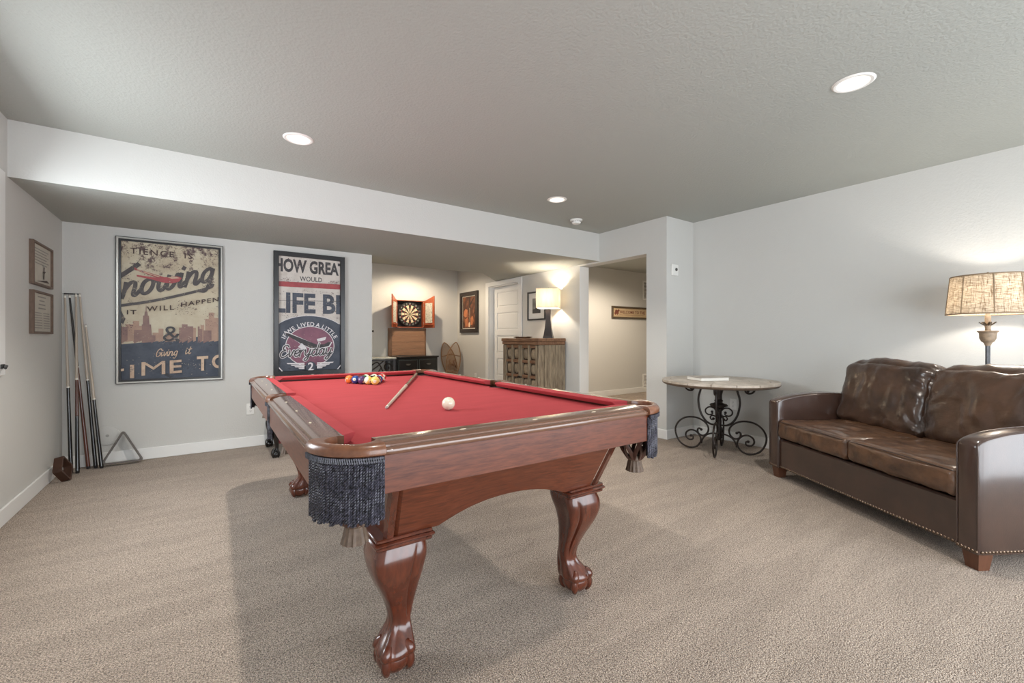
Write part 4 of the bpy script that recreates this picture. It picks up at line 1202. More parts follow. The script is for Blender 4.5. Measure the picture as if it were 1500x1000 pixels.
# black framed photo behind the cabinet lamp
W, H = .435, .437
t = framed('framed_photo', 'square black framed photo with white mat, half behind the cabinet lamp', 'picture', (XD, 5.23, 1.597), -PI / 2, W, H, .022, .025, BLKF)
canvas(t, W - .03, H - .03, -.010, mat('white_mat', S(226, 226, 224), .7), 'mat_board')
PHO = grunge('photo_grey', [(.3, S(70, 70, 72)), (.55, S(126, 126, 126)), (.8, S(176, 176, 174))], 9, S(48, 48, 50), 11, .58)
canvas(t, W * .45, H * .52, -.012, PHO, 'photograph')
p = Print(W * .45, H * .52, -.012); p.polys([[(0, 1), (1, 1), (1, .72), (.7, .66), (.62, .3), (.5, .24), (.4, .3), (.36, .7), (0, .74)]], 'photo_subject', mat('photo_dark', S(62, 62, 64), .6), t)

# wooden sign in the hall
SIGNF = mat('sign_frame', S(84, 70, 54), .5, var=.3, vscale=18, stretch=(.3, 3, 3))
W, H = 1.35, .235
t = framed('wooden_sign', 'long wooden welcome sign on the hall wall seen through the opening', 'sign', (6.43 + W / 2, YH, 1.612), 0, W, H, .03, .035, SIGNF)
canvas(t, W - .05, H - .05, -.010, mat('sign_board', S(188, 164, 130), .6, var=.16, vscale=10, stretch=(.5, 1, 4)), 'board')
p = Print(W - .05, H - .05, -.010); INKSG = mat('sign_ink', S(112, 62, 46), .6, var=.2, vscale=40)
p.text('WELCOME TO THE', .150, .745, .30, .62, 'lettering', INKSG, t, bold=.02, spacing=1.0)
p.polys([[(.035, .62), (.05, .45), (.06, .28), (.085, .20), (.10, .32), (.135, .16), (.15, .30), (.13, .50), (.145, .70), (.12, .62), (.105, .82), (.09, .66), (.06, .80)]], 'emblem', INKSG, t)
p.polys([[(.15, .74), (.745, .74), (.745, .765), (.15, .765)]], 'underline', INKSG, t)

# ------------------------------------------------------------------ leather loveseat
LE = dict(rough=.33, coat=.45, bump=.25, bscale=180, bdist=.0012)
LEW = dict(LE, bump=.55, bscale=36, bdist=.005)
LEA = mat('leather_dark', S(52, 36, 30), col2=S(70, 49, 40), vscale=5, **dict(LE, coat=.9, rough=.30))
LEB = mat('leather_seat', S(58, 39, 29), col2=S(112, 80, 57), vscale=6, stretch=(1.5, 3, 2), bstretch=(1, .5, 1), **LEW)
LEC = mat('leather_back', S(46, 33, 26), col2=S(84, 60, 45), vscale=5, bstretch=(.6, 1, 1), **LEW)
NAIL = mat('nailhead_bronze', S(122, 104, 88), .3, metal=.9)
LEGW = mat('sofa_leg_wood', S(98, 62, 44), .4, var=.2, vscale=20, stretch=(3, 3, .5))
su = Vector((.5144, .8576)); s0 = Vector((2.975, .428)); so = s0 + su * .75
sofa = thing('leather_sofa', 'dark brown leather two seat sofa with nailhead trim in front of the floor lamp', 'sofa', (so.x, so.y, 0), math.atan2(-su.y, -su.x))
HXS = .75; AW = .10; DS = .90
MB().box(-HXS + AW - .01, HXS - AW + .01, .018, .80, .085, .312, c=.012).build('base', LEA, sofa)
MB().box(-HXS + AW - .01, HXS - AW + .01, .76, DS, .085, .74, c=.03).build('back_frame', LEA, sofa)
def arm_top(y): 
    pts = [(0, .606), (.02, .622), (.08, .640), (.16, .655), (.28, .668), (.42, .672), (.6, .662), (.8, .645), (.9, .64)]
    for (a, b), (c, d_) in zip(pts, pts[1:]):
        if a <= y <= c: return b + (d_ - b) * (y - a) / (c - a)
    return pts[-1][1]
def arm(sx):
    mb = MB(); loops = []
    w = AW / 2; r = .018; ys = [0, .004, .012, .03, .06, .1, .16, .22, .3, .38, .46, .54, .62, .7, .78, .86, .885, .897, .9]
    for y in ys:
        ins = {0: .016, .004: .008, .012: .003, .897: .006, .9: .014}.get(y, 0)
        zt = arm_top(y) - ins * .8; zb = .085; l = []
        hw = w - ins
        prof = [(-hw, zb), (-hw, (zb + zt) / 2), (-hw, zt - r)] + [(-hw + r - r * math.cos(a), zt - r + r * math.sin(a)) for a in (PI / 6, PI / 3, PI / 2)] + [(0, zt + .004)] + \
               [(hw - r + r * math.cos(a), zt - r + r * math.sin(a)) for a in (PI / 2, PI / 3, PI / 6)] + [(hw, zt - r), (hw, (zb + zt) / 2), (hw, zb)]
        loops.append([(sx * (HXS - w) + x, y, z) for x, z in prof])
    mb.loft(loops)
    o = mb.build('arm', LEA, sofa, sharp=50)
    pm = MB()
    for e in (-1, 1):
        pts = [(sx * (HXS - w) + e * (w - .004), .003, z) for z in (.09, .3, .5, .585)] + [(sx * (HXS - w) + e * (w - .010), y + .006, arm_top(y) - .004) for y in (.005, .03, .08, .16, .28, .42, .6, .8, .88)]
        pm.tube(smooth_path(pts, 3), .0035, 6)
    pm.build('piping', LEA, o)
    return o
for sx in (-1, 1): arm(sx)
def wrinkle(amp, fx, fy, seed, edge):
    def f(p, q):
        n1 = mnoise.fractal(Vector((p.x * fx + seed, p.y * fy, p.z * 4)), 1.0, 2.0, 4)
        n2 = abs(mnoise.noise(Vector((p.x * fx * 1.7 + seed * 2 + n1 * .5, p.y * fy * 1.7, p.z * 5))))
        e = max(abs(q[0]), abs(q[1]), abs(q[2]) * .2)
        a = amp * (n1 * .6 + (.25 - n2) * 1.4)
        nrm = Vector((q[0] ** 5, q[1] ** 5, q[2] ** 5)); nrm = nrm.normalized() if nrm.length > 1e-6 else Vector((0, 0, 1))
        return p + nrm * a
    return f
for i, sx in enumerate((-1, 1)):
    mb = cushion(MB(), sx * .325 - .323, sx * .325 + .323, -.004, .70, .325, .462, e=.24, nx=44, puff=.020, wr=wrinkle(.009, 5, 9, 3 + i * 7, 0))
    c = mb.build('seat_cushion', LEB, sofa, sharp=60)
    a, b = sx * .325 - .308, sx * .325 + .308
    MB().tube(smooth_path([(a - .006, .04, .449), (a, .012, .447), (a + .05, .001, .452), (sx * .325, -.007, .459), (b - .05, .001, .452), (b, .012, .447), (b + .006, .04, .449)], 4), .0035, 6).build('piping', LEA, c)
    # back cushion, built upright then leaned back
    rg = wrinkle(.017, 5, 6, 21 + i * 5, 0)
    def wr(p, q, sx=sx, rg=rg):
        p = rg(p, q)
        # pinch where the two cushions meet
        t = q[0] * -sx
        if t > .35:
            k = (t - .35) / .65
            fold = .5 + .5 * mnoise.noise(Vector((p.x * 6, p.z * 9, 3 + sx)))
            p = p + Vector((0, -.011 * k * fold * math.sin(p.z * 62 - sx * p.x * 46 + 3 * mnoise.noise(Vector((p.x * 8, p.z * 8, 1)))), 0))
        return p
    mb = cushion(MB(), -.338, .338, -.105, .105, -.25, .245, e=.34, nx=46, puff=.035, wr=wr)
    M = Matrix.Translation((sx * .333, .635, .675)) @ Matrix.Rotation(math.radians(-13), 4, 'X') @ Matrix.Rotation(math.radians(-2.5 * sx), 4, 'Z')
    mb.xform(M); c = mb.build('back_cushion', LEC, sofa, sharp=60)
    pts = [(x, y, z) for x, y, z in [(-.325, -.075, -.20), (-.328, -.075, .0), (-.325, -.075, .2), (-.30, -.078, .232), (-.1, -.085, .243), (.1, -.085, .243), (.30, -.078, .232), (.325, -.075, .2), (.328, -.075, 0), (.325, -.075, -.2)]]
mb = MB()
def nail(p, n):
    p = Vector(p); n = Vector(n); q = n.to_track_quat('Z', 'Y').to_matrix().to_4x4()
    a = MB().lathe([(.0075, 0), (.006, .003), (.003, .0045), (0, .005)], 8); a.xform(Matrix.Translation(p) @ q); mb.merge(a)
k = 0
for i in range(70): nail((-.64 + 1.28 * i / 69, .018, .098), (0, -1, 0))
for sx in (-1, 1):
    for i in range(6): nail((sx * .70 - .04 + .08 * i / 5, .0, .098), (0, -1, 0))
    for i in range(48): nail((sx * .75, .02 + .86 * i / 47, .098), (sx, 0, 0))
o = mb.build('nailhead_trim', NAIL, sofa); o['kind'] = 'stuff'
lsrc = None
for sx in (-1, 1):
    for y in (.035, .86):
        if lsrc is None:
            lsrc = MB().loft([[(a * w, b * w, z) for a, b in ((-1, -1), (1, -1), (1, 1), (-1, 1))] for w, z in ((.028, 0), (.038, .086))]).build('leg', LEGW, sofa, (sx * .70, y + .02, 0))
        else: share(lsrc, sofa, (sx * .70, y + .02, 0))
        
# ------------------------------------------------------------------ floor lamp behind the sofa
def fabric(name, c1, c2, sc, stretch, emis, estr):
    m = mat(name, c1, .9, col2=c2, vscale=sc, stretch=stretch, bump=.3, bscale=sc, bstretch=stretch, spec=.1)
    nt = m.node_tree; b = nt.nodes['Principled BSDF']
    out = nt.nodes['Material Output']; tr = nt.nodes.new('ShaderNodeBsdfTranslucent'); mx = nt.nodes.new('ShaderNodeMixShader'); mx.inputs[0].default_value = .10
    src = b.inputs['Base Color'].links[0].from_socket
    nt.links.new(src, tr.inputs[0]); nt.links.new(b.outputs[0], mx.inputs[1]); nt.links.new(tr.outputs[0], mx.inputs[2]); nt.links.new(mx.outputs[0], out.inputs[0])
    return m
def burlap():
    m = bpy.data.materials.new('burlap_shade'); m.use_nodes = True; nt = m.node_tree; b = nt.nodes['Principled BSDF']; N = nt.nodes.new; L = nt.links.new
    tc = N('ShaderNodeTexCoord'); rs = []
    for sc_, st_, lo, hi in ((24, (1, 1, 14), .38, .58), (22, (7, 7, .5), .34, .50)):
        mp = N('ShaderNodeMapping'); mp.inputs['Scale'].default_value = st_; L(tc.outputs['Object'], mp.inputs[0])
        n = N('ShaderNodeTexNoise'); n.inputs['Scale'].default_value = sc_; n.inputs['Detail'].default_value = 5; n.inputs['Roughness'].default_value = .7; L(mp.outputs[0], n.inputs['Vector'])
        r = N('ShaderNodeValToRGB'); r.color_ramp.elements[0].position = lo; r.color_ramp.elements[1].position = hi
        r.color_ramp.elements[0].color = (*S(186, 174, 160), 1); r.color_ramp.elements[1].color = (1, 1, 1, 1); L(n.outputs['Fac'], r.inputs[0]); rs.append(r)
    mx = N('ShaderNodeMix'); mx.data_type = 'RGBA'; mx.blend_type = 'MULTIPLY'; mx.inputs[0].default_value = 1; L(rs[0].outputs[0], mx.inputs[6]); L(rs[1].outputs[0], mx.inputs[7])
    m2 = N('ShaderNodeMix'); m2.data_type = 'RGBA'; m2.blend_type = 'MULTIPLY'; m2.inputs[0].default_value = 1; L(mx.outputs[2], m2.inputs[6]); m2.inputs[7].default_value = (*S(228, 220, 206), 1)
    L(m2.outputs[2], b.inputs['Base Color']); b.inputs['Roughness'].default_value = .9; b.inputs['Specular IOR Level'].default_value = .1
    tr = N('ShaderNodeBsdfTranslucent'); ms = N('ShaderNodeMixShader'); ms.inputs[0].default_value = .5
    L(m2.outputs[2], tr.inputs[0]); L(b.outputs[0], ms.inputs[1]); L(tr.outputs[0], ms.inputs[2]); L(ms.outputs[0], nt.nodes['Material Output'].inputs[0])
    return m
BURLAP = burlap()
PLEAT = fabric('pleated_shade', S(216, 202, 176), S(234, 222, 198), 30, (1, 1, .2), None, 0)
AGED = mat('aged_stone_metal', S(150, 130, 108), .55, var=.25, vscale=40)
PEWT = mat('pewter_pole', S(92, 92, 94), .35, metal=.7, var=.2, vscale=40)
def bulb(parent, z, watt, col, r=.03):
    l = bpy.data.lights.new('bulb', 'POINT'); l.energy = watt; l.color = col; l.shadow_soft_size = r
    o = bpy.data.objects.new('bulb', l); COL.objects.link(o); o.parent = parent; o.location = (0, 0, z)
LX, LY = 4.30, .575
t = thing('floor_lamp', 'floor lamp with burlap shade and urn shaped stem behind the sofa', 'lamp', (LX, LY, 0))
MB().lathe([(0, 0), (.15, 0), (.15, .015), (.12, .03), (.05, .05), (.03, .08), (.022, .10)], 32).build('base', AGED, t)
MB().lathe([(0.0117, .09), (0.0117, 1.08)], 20, rmod=lambda a, z: 1 + .06 * math.cos(10 * a)).build('pole', PEWT, t)
MB().lathe([(0.0128, 1.055), (0.0170, 1.065), (0.0199, 1.075), (0.0319, 1.085), (0.0398, 1.105), (0.0412, 1.13), (0.0426, 1.142), (0.0511, 1.150), (0.0525, 1.154), (0.0426, 1.156), (0.0142, 1.158), (0.0128, 1.175), (0.0156, 1.185), (0.0114, 1.20), (0.0099, 1.205)], 28).build('urn', AGED, t)
lv = MB()
for k in range(7):
    a = 2 * PI * k / 7; ca, sa = math.cos(a), math.sin(a); loops = []
    for r, z, w in ((0.0099, 1.19, 0.0071), (0.0213, 1.196, 0.0114), (0.0327, 1.205, 0.0099), (0.0412, 1.214, 0.0064), (0.0426, 1.206, 0.0021)):
        loops.append([(r * ca - w * sa, r * sa + w * ca, z + .003), (r * ca, r * sa, z), (r * ca + w * sa, r * sa - w * ca, z + .003), (r * ca, r * sa, z - .003)])
    lv.loft(loops)
lv.build('leaf_collar', mat('aged_bronze', S(104, 92, 78), .4, metal=.5, var=.2, vscale=40), t)
MB().lathe([(0.0149, 1.205), (0.0149, 1.26), (0.0121, 1.265), (0.0121, 1.30), (0.0000, 1.30)], 20).build('socket', AGED, t)
def shade(t, zb, zt, rb, rt, n=64):
    mb = MB(); lp = lambda r, z: [(r * math.cos(2 * PI * k / n), r * math.sin(2 * PI * k / n), z) for k in range(n)]
    z = [zb + (zt - zb) * i / 6 for i in range(7)]; R = [rb + (rt - rb) * i / 6 for i in range(7)]
    mb.loft([lp(r, q) for r, q in zip(R, z)] + [lp(r - .002, q) for r, q in list(zip(R, z))[::-1]], cap=False)
    s = mb.build('shade', BURLAP, t)
    for r, q in ((rb, zb), (rt, zt)):
        MB().tube([(r * math.cos(2 * PI * k / 48), r * math.sin(2 * PI * k / 48), q) for k in range(48)], .0045, 6, closed=True).build('shade_trim', mat('shade_binding', S(150, 130, 106), .8), s)
    for k in range(8):
        a = 2 * PI * (k + .35) / 8
        MB().tube([((rb + .001) * math.cos(a), (rb + .001) * math.sin(a), zb), ((rt + .001) * math.cos(a), (rt + .001) * math.sin(a), zt)], .0035, 6).build('seam', MATS['shade_binding'], s)
shade(t, 1.268, 1.523, .203, .180)
mb = MB().tube([(0, 0, 1.30), (.03, 0, 1.33), (.05, 0, 1.40), (.03, 0, 1.50), (0, 0, 1.525), (-.03, 0, 1.50), (-.05, 0, 1.40), (-.03, 0, 1.33), (0, 0, 1.30)], .002, 6)
for k in range(3):
    a = 2 * PI * k / 3; mb.tube([(0, 0, 1.522), (.178 * math.cos(a), .178 * math.sin(a), 1.520)], .002, 5)
mb.build('harp', PEWT, t)
MB().lathe([(0.0043, 1.525), (0.0099, 1.533), (0.0114, 1.540), (0.0043, 1.548), (0.0000, 1.551)], 14).build('finial', AGED, t)
bulb(t, 1.385, 7.5, (1, .92, .82))

# ------------------------------------------------------------------ round iron table with book
IRON = mat('wrought_iron', S(48, 40, 36), .45, metal=.5, var=.25, vscale=60)
STONE = mat('top_stone', S(170, 158, 144), .45, col2=S(208, 197, 184), vscale=14, coat=.15)
STONE2 = mat('top_stone_dark', S(156, 144, 130), .45, col2=S(196, 184, 170), vscale=14, coat=.15)
RIMM = mat('table_rim', S(104, 88, 74), .45, var=.2, vscale=20)
TC = (4.09, 2.335); RT = .520; ZT = .700
t = thing('round_table', 'round stone topped table on black wrought iron scrolls, in the right corner', 'table', (TC[0], TC[1], 0), math.radians(23))
MB().lathe([(.30, ZT - .046), (RT - .03, ZT - .046), (RT - .012, ZT - .040), (RT - .002, ZT - .030), (RT, ZT - .022), (RT - .006, ZT - .016), (RT - .010, ZT - .005), (0, ZT - .004), ], 72).build('tabletop', RIMM, t)
def wedge(r0, r1, a0, a1, g, m):
    k = 5; A0, A1 = lambda r: a0 + g / r, lambda r: a1 - g / r
    mb = MB(); lo = []; 
    pts = [(r0 + g, A0(r0) + (A1(r0) - A0(r0)) * i / k) for i in range(k + 1)] + [(r1 - g, A1(r1) + (A0(r1) - A1(r1)) * i / k) for i in range(k + 1)]
    q = [(r * math.cos(a), r * math.sin(a)) for r, a in pts]
    mb.prism(q, ZT - (.020 if r1 > .5 else .005), ZT); return mb.build('tile', m, t)
N_ = 16
for k in range(N_): wedge(.438, RT + .001, 2 * PI * k / N_, 2 * PI * (k + 1) / N_, .003, STONE if k % 2 else STONE2)
for k in range(8): wedge(.262, .438, 2 * PI * k / 8, 2 * PI * (k + 1) / 8, .0022, STONE2 if k % 2 else STONE)
MB().prism([(.259 * math.cos(2 * PI * k / 48), .259 * math.sin(2 * PI * k / 48)) for k in range(48)], ZT - .005, ZT).build('tile', STONE, t)
def zz(y): return .013 + (775 - y) * .00140
def rr(x): return (580 - x) * .00133
def P(L): return [(rr(x), zz(y)) for x, y in L]
scroll_big = P([(462, 640), (447, 632), (436, 646), (446, 672), (478, 680), (506, 655), (510, 620), (490, 588), (450, 564), (400, 556), (345, 566), (302, 598), (279, 645), (284, 695), (310, 742), (350, 768), (392, 774), (432, 760), (458, 722), (452, 685), (425, 656), (388, 649), (358, 668), (354, 698), (376, 718), (402, 714), (404, 694), (390, 690)])
lyre = P([(452, 322), (458, 352), (444, 405), (443, 455), (458, 520), (488, 570), (525, 594), (566, 596)])
topcurl = P([(350, 318), (350, 345), (368, 364), (395, 366), (408, 350), (398, 334), (384, 340), (390, 352)])
arch = P([(462, 738), (468, 712), (492, 678), (530, 660), (576, 656)])
small1 = P([(562, 498), (545, 480), (515, 476), (492, 494), (494, 518), (515, 530), (538, 522), (535, 508)])
small2 = P([(576, 560), (560, 540), (535, 534), (523, 548), (532, 562), (545, 556)])
src = None
for k in range(4):
    if src is None:
        mb = MB()
        for L, r in ((scroll_big, .0085), (lyre, .010), (topcurl, .0085), (arch, .008), (small1, .007), (small2, .0065)):
            p = smooth_path([(a, 0, b) for a, b in L], 5); n = len(p)
            mb.tube(p, [r * (1 - .25 * max(0, (i / n - .8)) / .2) for i in range(n)], 8)
        for L in (scroll_big, topcurl, small1, small2): mb.sphere((L[-1][0], 0, L[-1][1]), .013, 8, 6)
        mb.sphere((scroll_big[0][0], 0, scroll_big[0][1]), .013, 8, 6)
        src = mb.build('scroll_leg', IRON, t, (0, 0, 0), 0)
    else: share(src, t, None, (0, 0, PI / 2 * k))
MB().lathe([(.018, .12), (.026, .16), (.020, .22), (.026, .30), (.022, .36), (.030, .42), (.05, .438), (.076, .446), (.080, .456), (.072, .468), (.045, .474), (.030, .486), (.040, .50), (.026, .515), (.03, .56), (.04, .60), (.034, .654)], 28, rmod=lambda a, z: 1 + (.10 * math.cos(5 * a + z * 60) if z < .42 else .03 * math.cos(16 * a))).build('column', IRON, t)
# book
t = thing('book', 'closed book with white pages lying on the round table', 'book', (3.985, 2.385, ZT + .0005), math.radians(-24))
CV_ = mat('book_cover', S(150, 140, 130), .5, col2=S(196, 190, 182), vscale=9)
MB().box(-.15, .15, -.118, .118, 0, .004, c=.001).build('back_cover', CV_, t)
MB().box(-.146, .144, -.114, .114, .004, .030, c=.001).build('pages', mat('book_pages', S(236, 234, 228), .7), t)
MB().box(-.15, .15, -.118, .118, .030, .034, c=.001).build('front_cover', CV_, t)

# ------------------------------------------------------------------ carved wood cabinet
WEA = mat('weathered_grey_wood', S(104, 90, 74), .75, col2=S(164, 148, 124), vscale=11, stretch=(3, 3, .5), bump=.5, bscale=40, bstretch=(3, 3, .4), bdist=.003, detail=8)
WBR = mat('weathered_brown_wood', S(98, 68, 48), .65, col2=S(146, 108, 80), vscale=11, stretch=(.6, 3, 3), bump=.3, bscale=40, bdist=.002, detail=8)
WDK = mat('weathered_wood_recess_shade', S(70, 52, 40), .7, var=.25, vscale=20)
CW, CD, CH = .89, .49, 1.105
t = thing('carved_cabinet', 'rustic wood cabinet with carved panel doors against the door wall', 'cabinet', (4.112 - CD / 2, 5.003, 0), -PI / 2)
MB().box(-CW / 2 + .03, CW / 2 - .03, -CD / 2 + .070, CD / 2, .03, CH - .088, c=.004).build('body', WEA, t)
MB().box(-CW / 2, CW / 2, -CD / 2, CD / 2, CH - .045, CH, c=.006).build('top', WBR, t)
MB().box(-CW / 2 + .01, CW / 2 - .01, -CD / 2 + .01, CD / 2, CH - .090, CH - .046, c=.006).build('top_moulding', WBR, t)
for sx in (-1, 1):
    MB().box(sx * (CW / 2 - .012), sx * (CW / 2 - .05), -CD / 2 + .020, -CD / 2 + .115, .0, CH - .09, c=.012).build('corner_post', WEA, t)
    MB().box(sx * (CW / 2 - .012), sx * (CW / 2 - .05), CD / 2 - .06, CD / 2, .0, CH - .09, c=.008).build('corner_post', WEA, t)
    mb = MB(); rg = random.Random(4)
    y = -CD / 2 + .12
    for k in range(5):
        y2 = min(CD / 2 - .06, y + .064); MB().box(sx * (CW / 2 - .016 - rg.uniform(0, .006)), sx * (CW / 2 - .05), y + .001, y2 - .001, .03, CH - .092, c=.003).build('side_board', WEA, t); y = y2
psrc = {}
yf = -CD / 2 + .028
for sx in (-1, 1):
    x0, x1 = (-CW / 2 + .055, -.004) if sx < 0 else (.004, CW / 2 - .055)
    dr = MB().box(x0, x1, yf + .030, yf + .040, .05, CH - .095).build('door', WDK, t)  # dark board colour stands in for shade in the panel recesses
    w = (x1 - x0); stw = .042; pw_ = (w - 3 * stw) / 2; rowh = .208
    for k in range(3): MB().box(x0 + k * (pw_ + stw), x0 + k * (pw_ + stw) + stw, yf - .004, yf + .031, .05, CH - .095, c=.003).build('stile', WEA, dr)
    for r in range(6):
        zc_ = CH - .115 - r * rowh
        if zc_ < .05: break
        for c in range(2):
            xa = x0 + stw + c * (pw_ + stw)
            MB().box(xa, xa + pw_, yf - .002, yf + .031, max(.05, zc_ - .02), min(CH - .095, zc_ + .020), c=.003).build('cross_rail', WBR, dr)
            if r < 4:
                zt_, zb_ = zc_ - .022, zc_ - rowh + .022; xm, zm = xa + pw_ / 2, (zt_ + zb_) / 2; hw_, hh_ = pw_ / 2 - .004, (zt_ - zb_) / 2
                # carved panel: four-sided chip-carved boss
                mb = MB(); L = []
                for s_, y_ in ((.86, yf + .030), (.82, yf + .020), (.66, yf + .010), (.40, yf + .002), (.05, yf + .0)):
                    e = 4.0
                    L.append([(xm + hw_ * s_ * math.copysign(abs(math.cos(a)) ** (2 / e), math.cos(a)), y_, zm + hh_ * s_ * math.copysign(abs(math.sin(a)) ** (2 / e), math.sin(a))) for a in [2 * PI * q / 24 for q in range(24)]])
                mb.loft(L); mb.build('carved_panel', WEA if (r + c) % 2 == 0 else mat('weathered_pale_wood', S(150, 132, 108), .7, var=.25, vscale=22), dr)
    MB().lathe([(0, 0), (.012, 0), (.008, .012), (.016, .022), (0, .028)], 14).xform(Matrix.Translation((sx * .025, yf - .004, .56)) @ Matrix.Rotation(PI / 2, 4, 'X')).build('knob', IRON, dr)
# tray on it
t = thing('wooden_tray', 'shallow carved wooden tray on the rustic cabinet, left of the lamp', 'tray', (3.84, 5.20, CH))
MB().lathe([(0, 0), (.10, 0), (.135, .016), (.14, .022), (.132, .022), (.10, .008), (0, .007)], 28).build('bowl', WBR, t)
hb = MB()
for s_ in (-1, 1): hb.tube([(0 + .03 * math.cos(a), s_ * (.138 + .028 * math.sin(a)), .019) for a in [PI * k / 8 for k in range(9)]], .006, 6)
hb.build('handle', WDK, t)
# table lamp
t = thing('table_lamp', 'table lamp with pleated cream shade and dark waisted base on the rustic cabinet', 'lamp', (3.905, 4.69, CH), math.radians(-48))
LB = mat('espresso_lamp', S(52, 42, 38), .35, var=.12, vscale=10, coat=.2)
prof = [(.068, 0), (.068, .012), (.060, .04), (.045, .14), (.034, .26), (.031, .33), (.035, .39), (.040, .40)]
MB().loft([[(a * r, b * r, z) for a, b in ((-1, -1), (1, -1), (1, 1), (-1, 1))] for r, z in prof]).build('base', LB, t, sharp=20)
MB().lathe([(.014, .40), (.014, .45), (.018, .455), (.018, .49), (0, .49)], 16).build('socket', MATS['satin_nickel'], t)
sw, sd, zb_, zt_ = .15, .15, .418, .678
pts = []; npl = 44
def pleat(hw, hd, z):
    P_ = []; per = [(-hw, -hd), (hw, -hd), (hw, hd), (-hw, hd)]
    for i in range(4):
        a, b = Vector(per[i]), Vector(per[(i + 1) % 4]); n = int((b - a).length / .0055)
        nm = Vector(((b - a).y, -(b - a).x)).normalized()
        for k in range(n):
            p_ = a + (b - a) * (k / n) + nm * (.0016 if k % 2 else 0); P_.append((p_.x, p_.y, z))
    return P_
mb = MB(); mb.loft([pleat(sw, sd, zb_), pleat(sw, sd, zt_), pleat(sw - .003, sd - .003, zt_)[:len(pleat(sw, sd, 0))] if False else pleat(sw, sd, zt_ + .0005)], cap=False)
sh = mb.build('shade', PLEAT, t, sharp=180)
for z in (zb_, zt_): MB().tube([(-sw, -sd, z), (sw, -sd, z), (sw, sd, z), (-sw, sd, z)], .004, 6, closed=True).build('shade_trim', mat('cream_binding', S(214, 200, 176), .8), sh)
mb = MB().tube([(0, 0, .49), (.04, 0, .55), (.03, 0, .64), (0, 0, .682), (-.03, 0, .64), (-.04, 0, .55), (0, 0, .49)], .002, 6)
mb.tube([(-sw, 0, zt_ - .002), (sw, 0, zt_ - .002)], .002, 5)
mb.build('harp', MATS['satin_nickel'], t)
MB().lathe([(.004, .68), (.009, .69), (.006, .70), (0, .704)], 12).build('finial', LB, t)
bulb(t, .55, 12, (1, .90, .76), .022)

# ------------------------------------------------------------------ alcove: dartboard in its cabinet
CHER = mat('cherry_wood', S(150, 74, 46), .4, col2=S(178, 94, 60), vscale=9, stretch=(4, 4, 1), coat=.3)
t = thing('dart_cabinet', 'open cherry wood dartboard cabinet on the far wall', 'dartboard cabinet', (3.11, YA, 1.55))
w, h, dp = .262, .252, .085
mb = MB().box(-w, w, -.012, 0, -h, h).box(-w, -w + .014, -dp, -.012, -h, h, c=.002).box(w - .014, w, -dp, -.012, -h, h, c=.002).box(-w, w, -dp, -.012, h - .014, h, c=.002).box(-w, w, -dp, -.012, -h, -h + .014, c=.002)
mb.build('case', CHER, t)
MB().box(-w + .014, w - .014, -.018, -.012, -h + .014, h - .014).build('backing', mat('black_felt', S(32, 28, 28), .9), t)
def dart_door(sx, ang):
    L = .265; n = 10
    # door panel with an arched top, hinge edge at local x = 0
    poly = [(0, -h), (L, -h)] + [(L - L * k / n, h + .085 * (1 - (k / n)) ** 1.0 * (1 - .0 * k) ** 1 * (1 - (k / n) ** 2) ** .5 if k < n else h) for k in range(n + 1)]
    mb = MB().prism([(x * sx, z) for x, z in poly], 0, .016, lambda x, y, z: (x, z, y))
    d = mb.build('door', CHER, t, (sx * w, -dp, 0), 0); d.rotation_euler = (0, 0, ang)
    sb = MB().box(sx * .05, sx * (L - .045), -.007, 0, -h + .09, h - .045, c=.001)
    sb.build('scoreboard', mat('score_card', S(206, 204, 190), .5, col2=S(120, 124, 112), vscale=40, contrast=(.5, .7)), d)
    MB().box(sx * .025, sx * (L - .025), -.028, 0, -h + .05, -h + .075, c=.003).build('dart_shelf', CHER, d)
    for z in (-.17, .17): MB().lathe([(.006, z - .03), (.006, z + .03)], 8).build('hinge', MATS['satin_nickel'], d)
    if sx > 0: MB().box(sx * (L * .5 - .025), sx * (L * .5 + .025), -.009, -.006, -.02, .16).build('score_strip', PAPW, d)
# angles: closed doors would point inwards, opened past 90 degrees
dart_door(-1, math.radians(54)); dart_door(1, math.radians(-68))
# dartboard: black ring, number ring, 20 wedges with doubles, triples and bull
t = thing('dartboard', 'round dartboard with cream and dark wedges inside the open cabinet', 'dartboard', (3.11, YA - .02, 1.55))
MB().lathe([(0, 0), (.226, 0), (.226, .034), (.222, .038), (0, .038)], 48).xform(R90).build('board', mat('dart_black', S(34, 31, 32), .8), t)
CRM = mat('dart_cream', S(222, 204, 170), .8); BLKW = mat('dart_dark', S(46, 38, 36), .8); DRD = mat('dart_red', S(156, 48, 40), .8); DGR = mat('dart_green', S(44, 92, 62), .8)
def dseg(r0, r1, k, name, m):
    a0 = PI / 2 - PI / 20 - 2 * PI * k / 20; a1 = a0 + 2 * PI / 20; n = 3
    pts = [(r0 * math.cos(a0 + (a1 - a0) * i / n), r0 * math.sin(a0 + (a1 - a0) * i / n)) for i in range(n + 1)] + [(r1 * math.cos(a1 + (a0 - a1) * i / n), r1 * math.sin(a1 + (a0 - a1) * i / n)) for i in range(n + 1)]
    return MB().prism(pts, -.0395, -.037, lambda x, y, z: (x, z, y)).build(name, m, t)
for k in range(20):
    dk = k % 2 == 0
    dseg(.016, .099, k, 'wedge', BLKW if dk else CRM); dseg(.099, .107, k, 'triple_bed', DRD if dk else DGR)
    dseg(.107, .162, k, 'wedge', BLKW if dk else CRM); dseg(.162, .170, k, 'double_bed', DRD if dk else DGR)
MB().lathe([(0, .0395), (.016, .0395), (.016, .037), (0, .037)], 20).xform(R90).build('bull', DGR, t)
MB().lathe([(0, .0405), (.007, .0405), (.007, .038), (0, .038)], 16).xform(R90).build('bullseye', DRD, t)
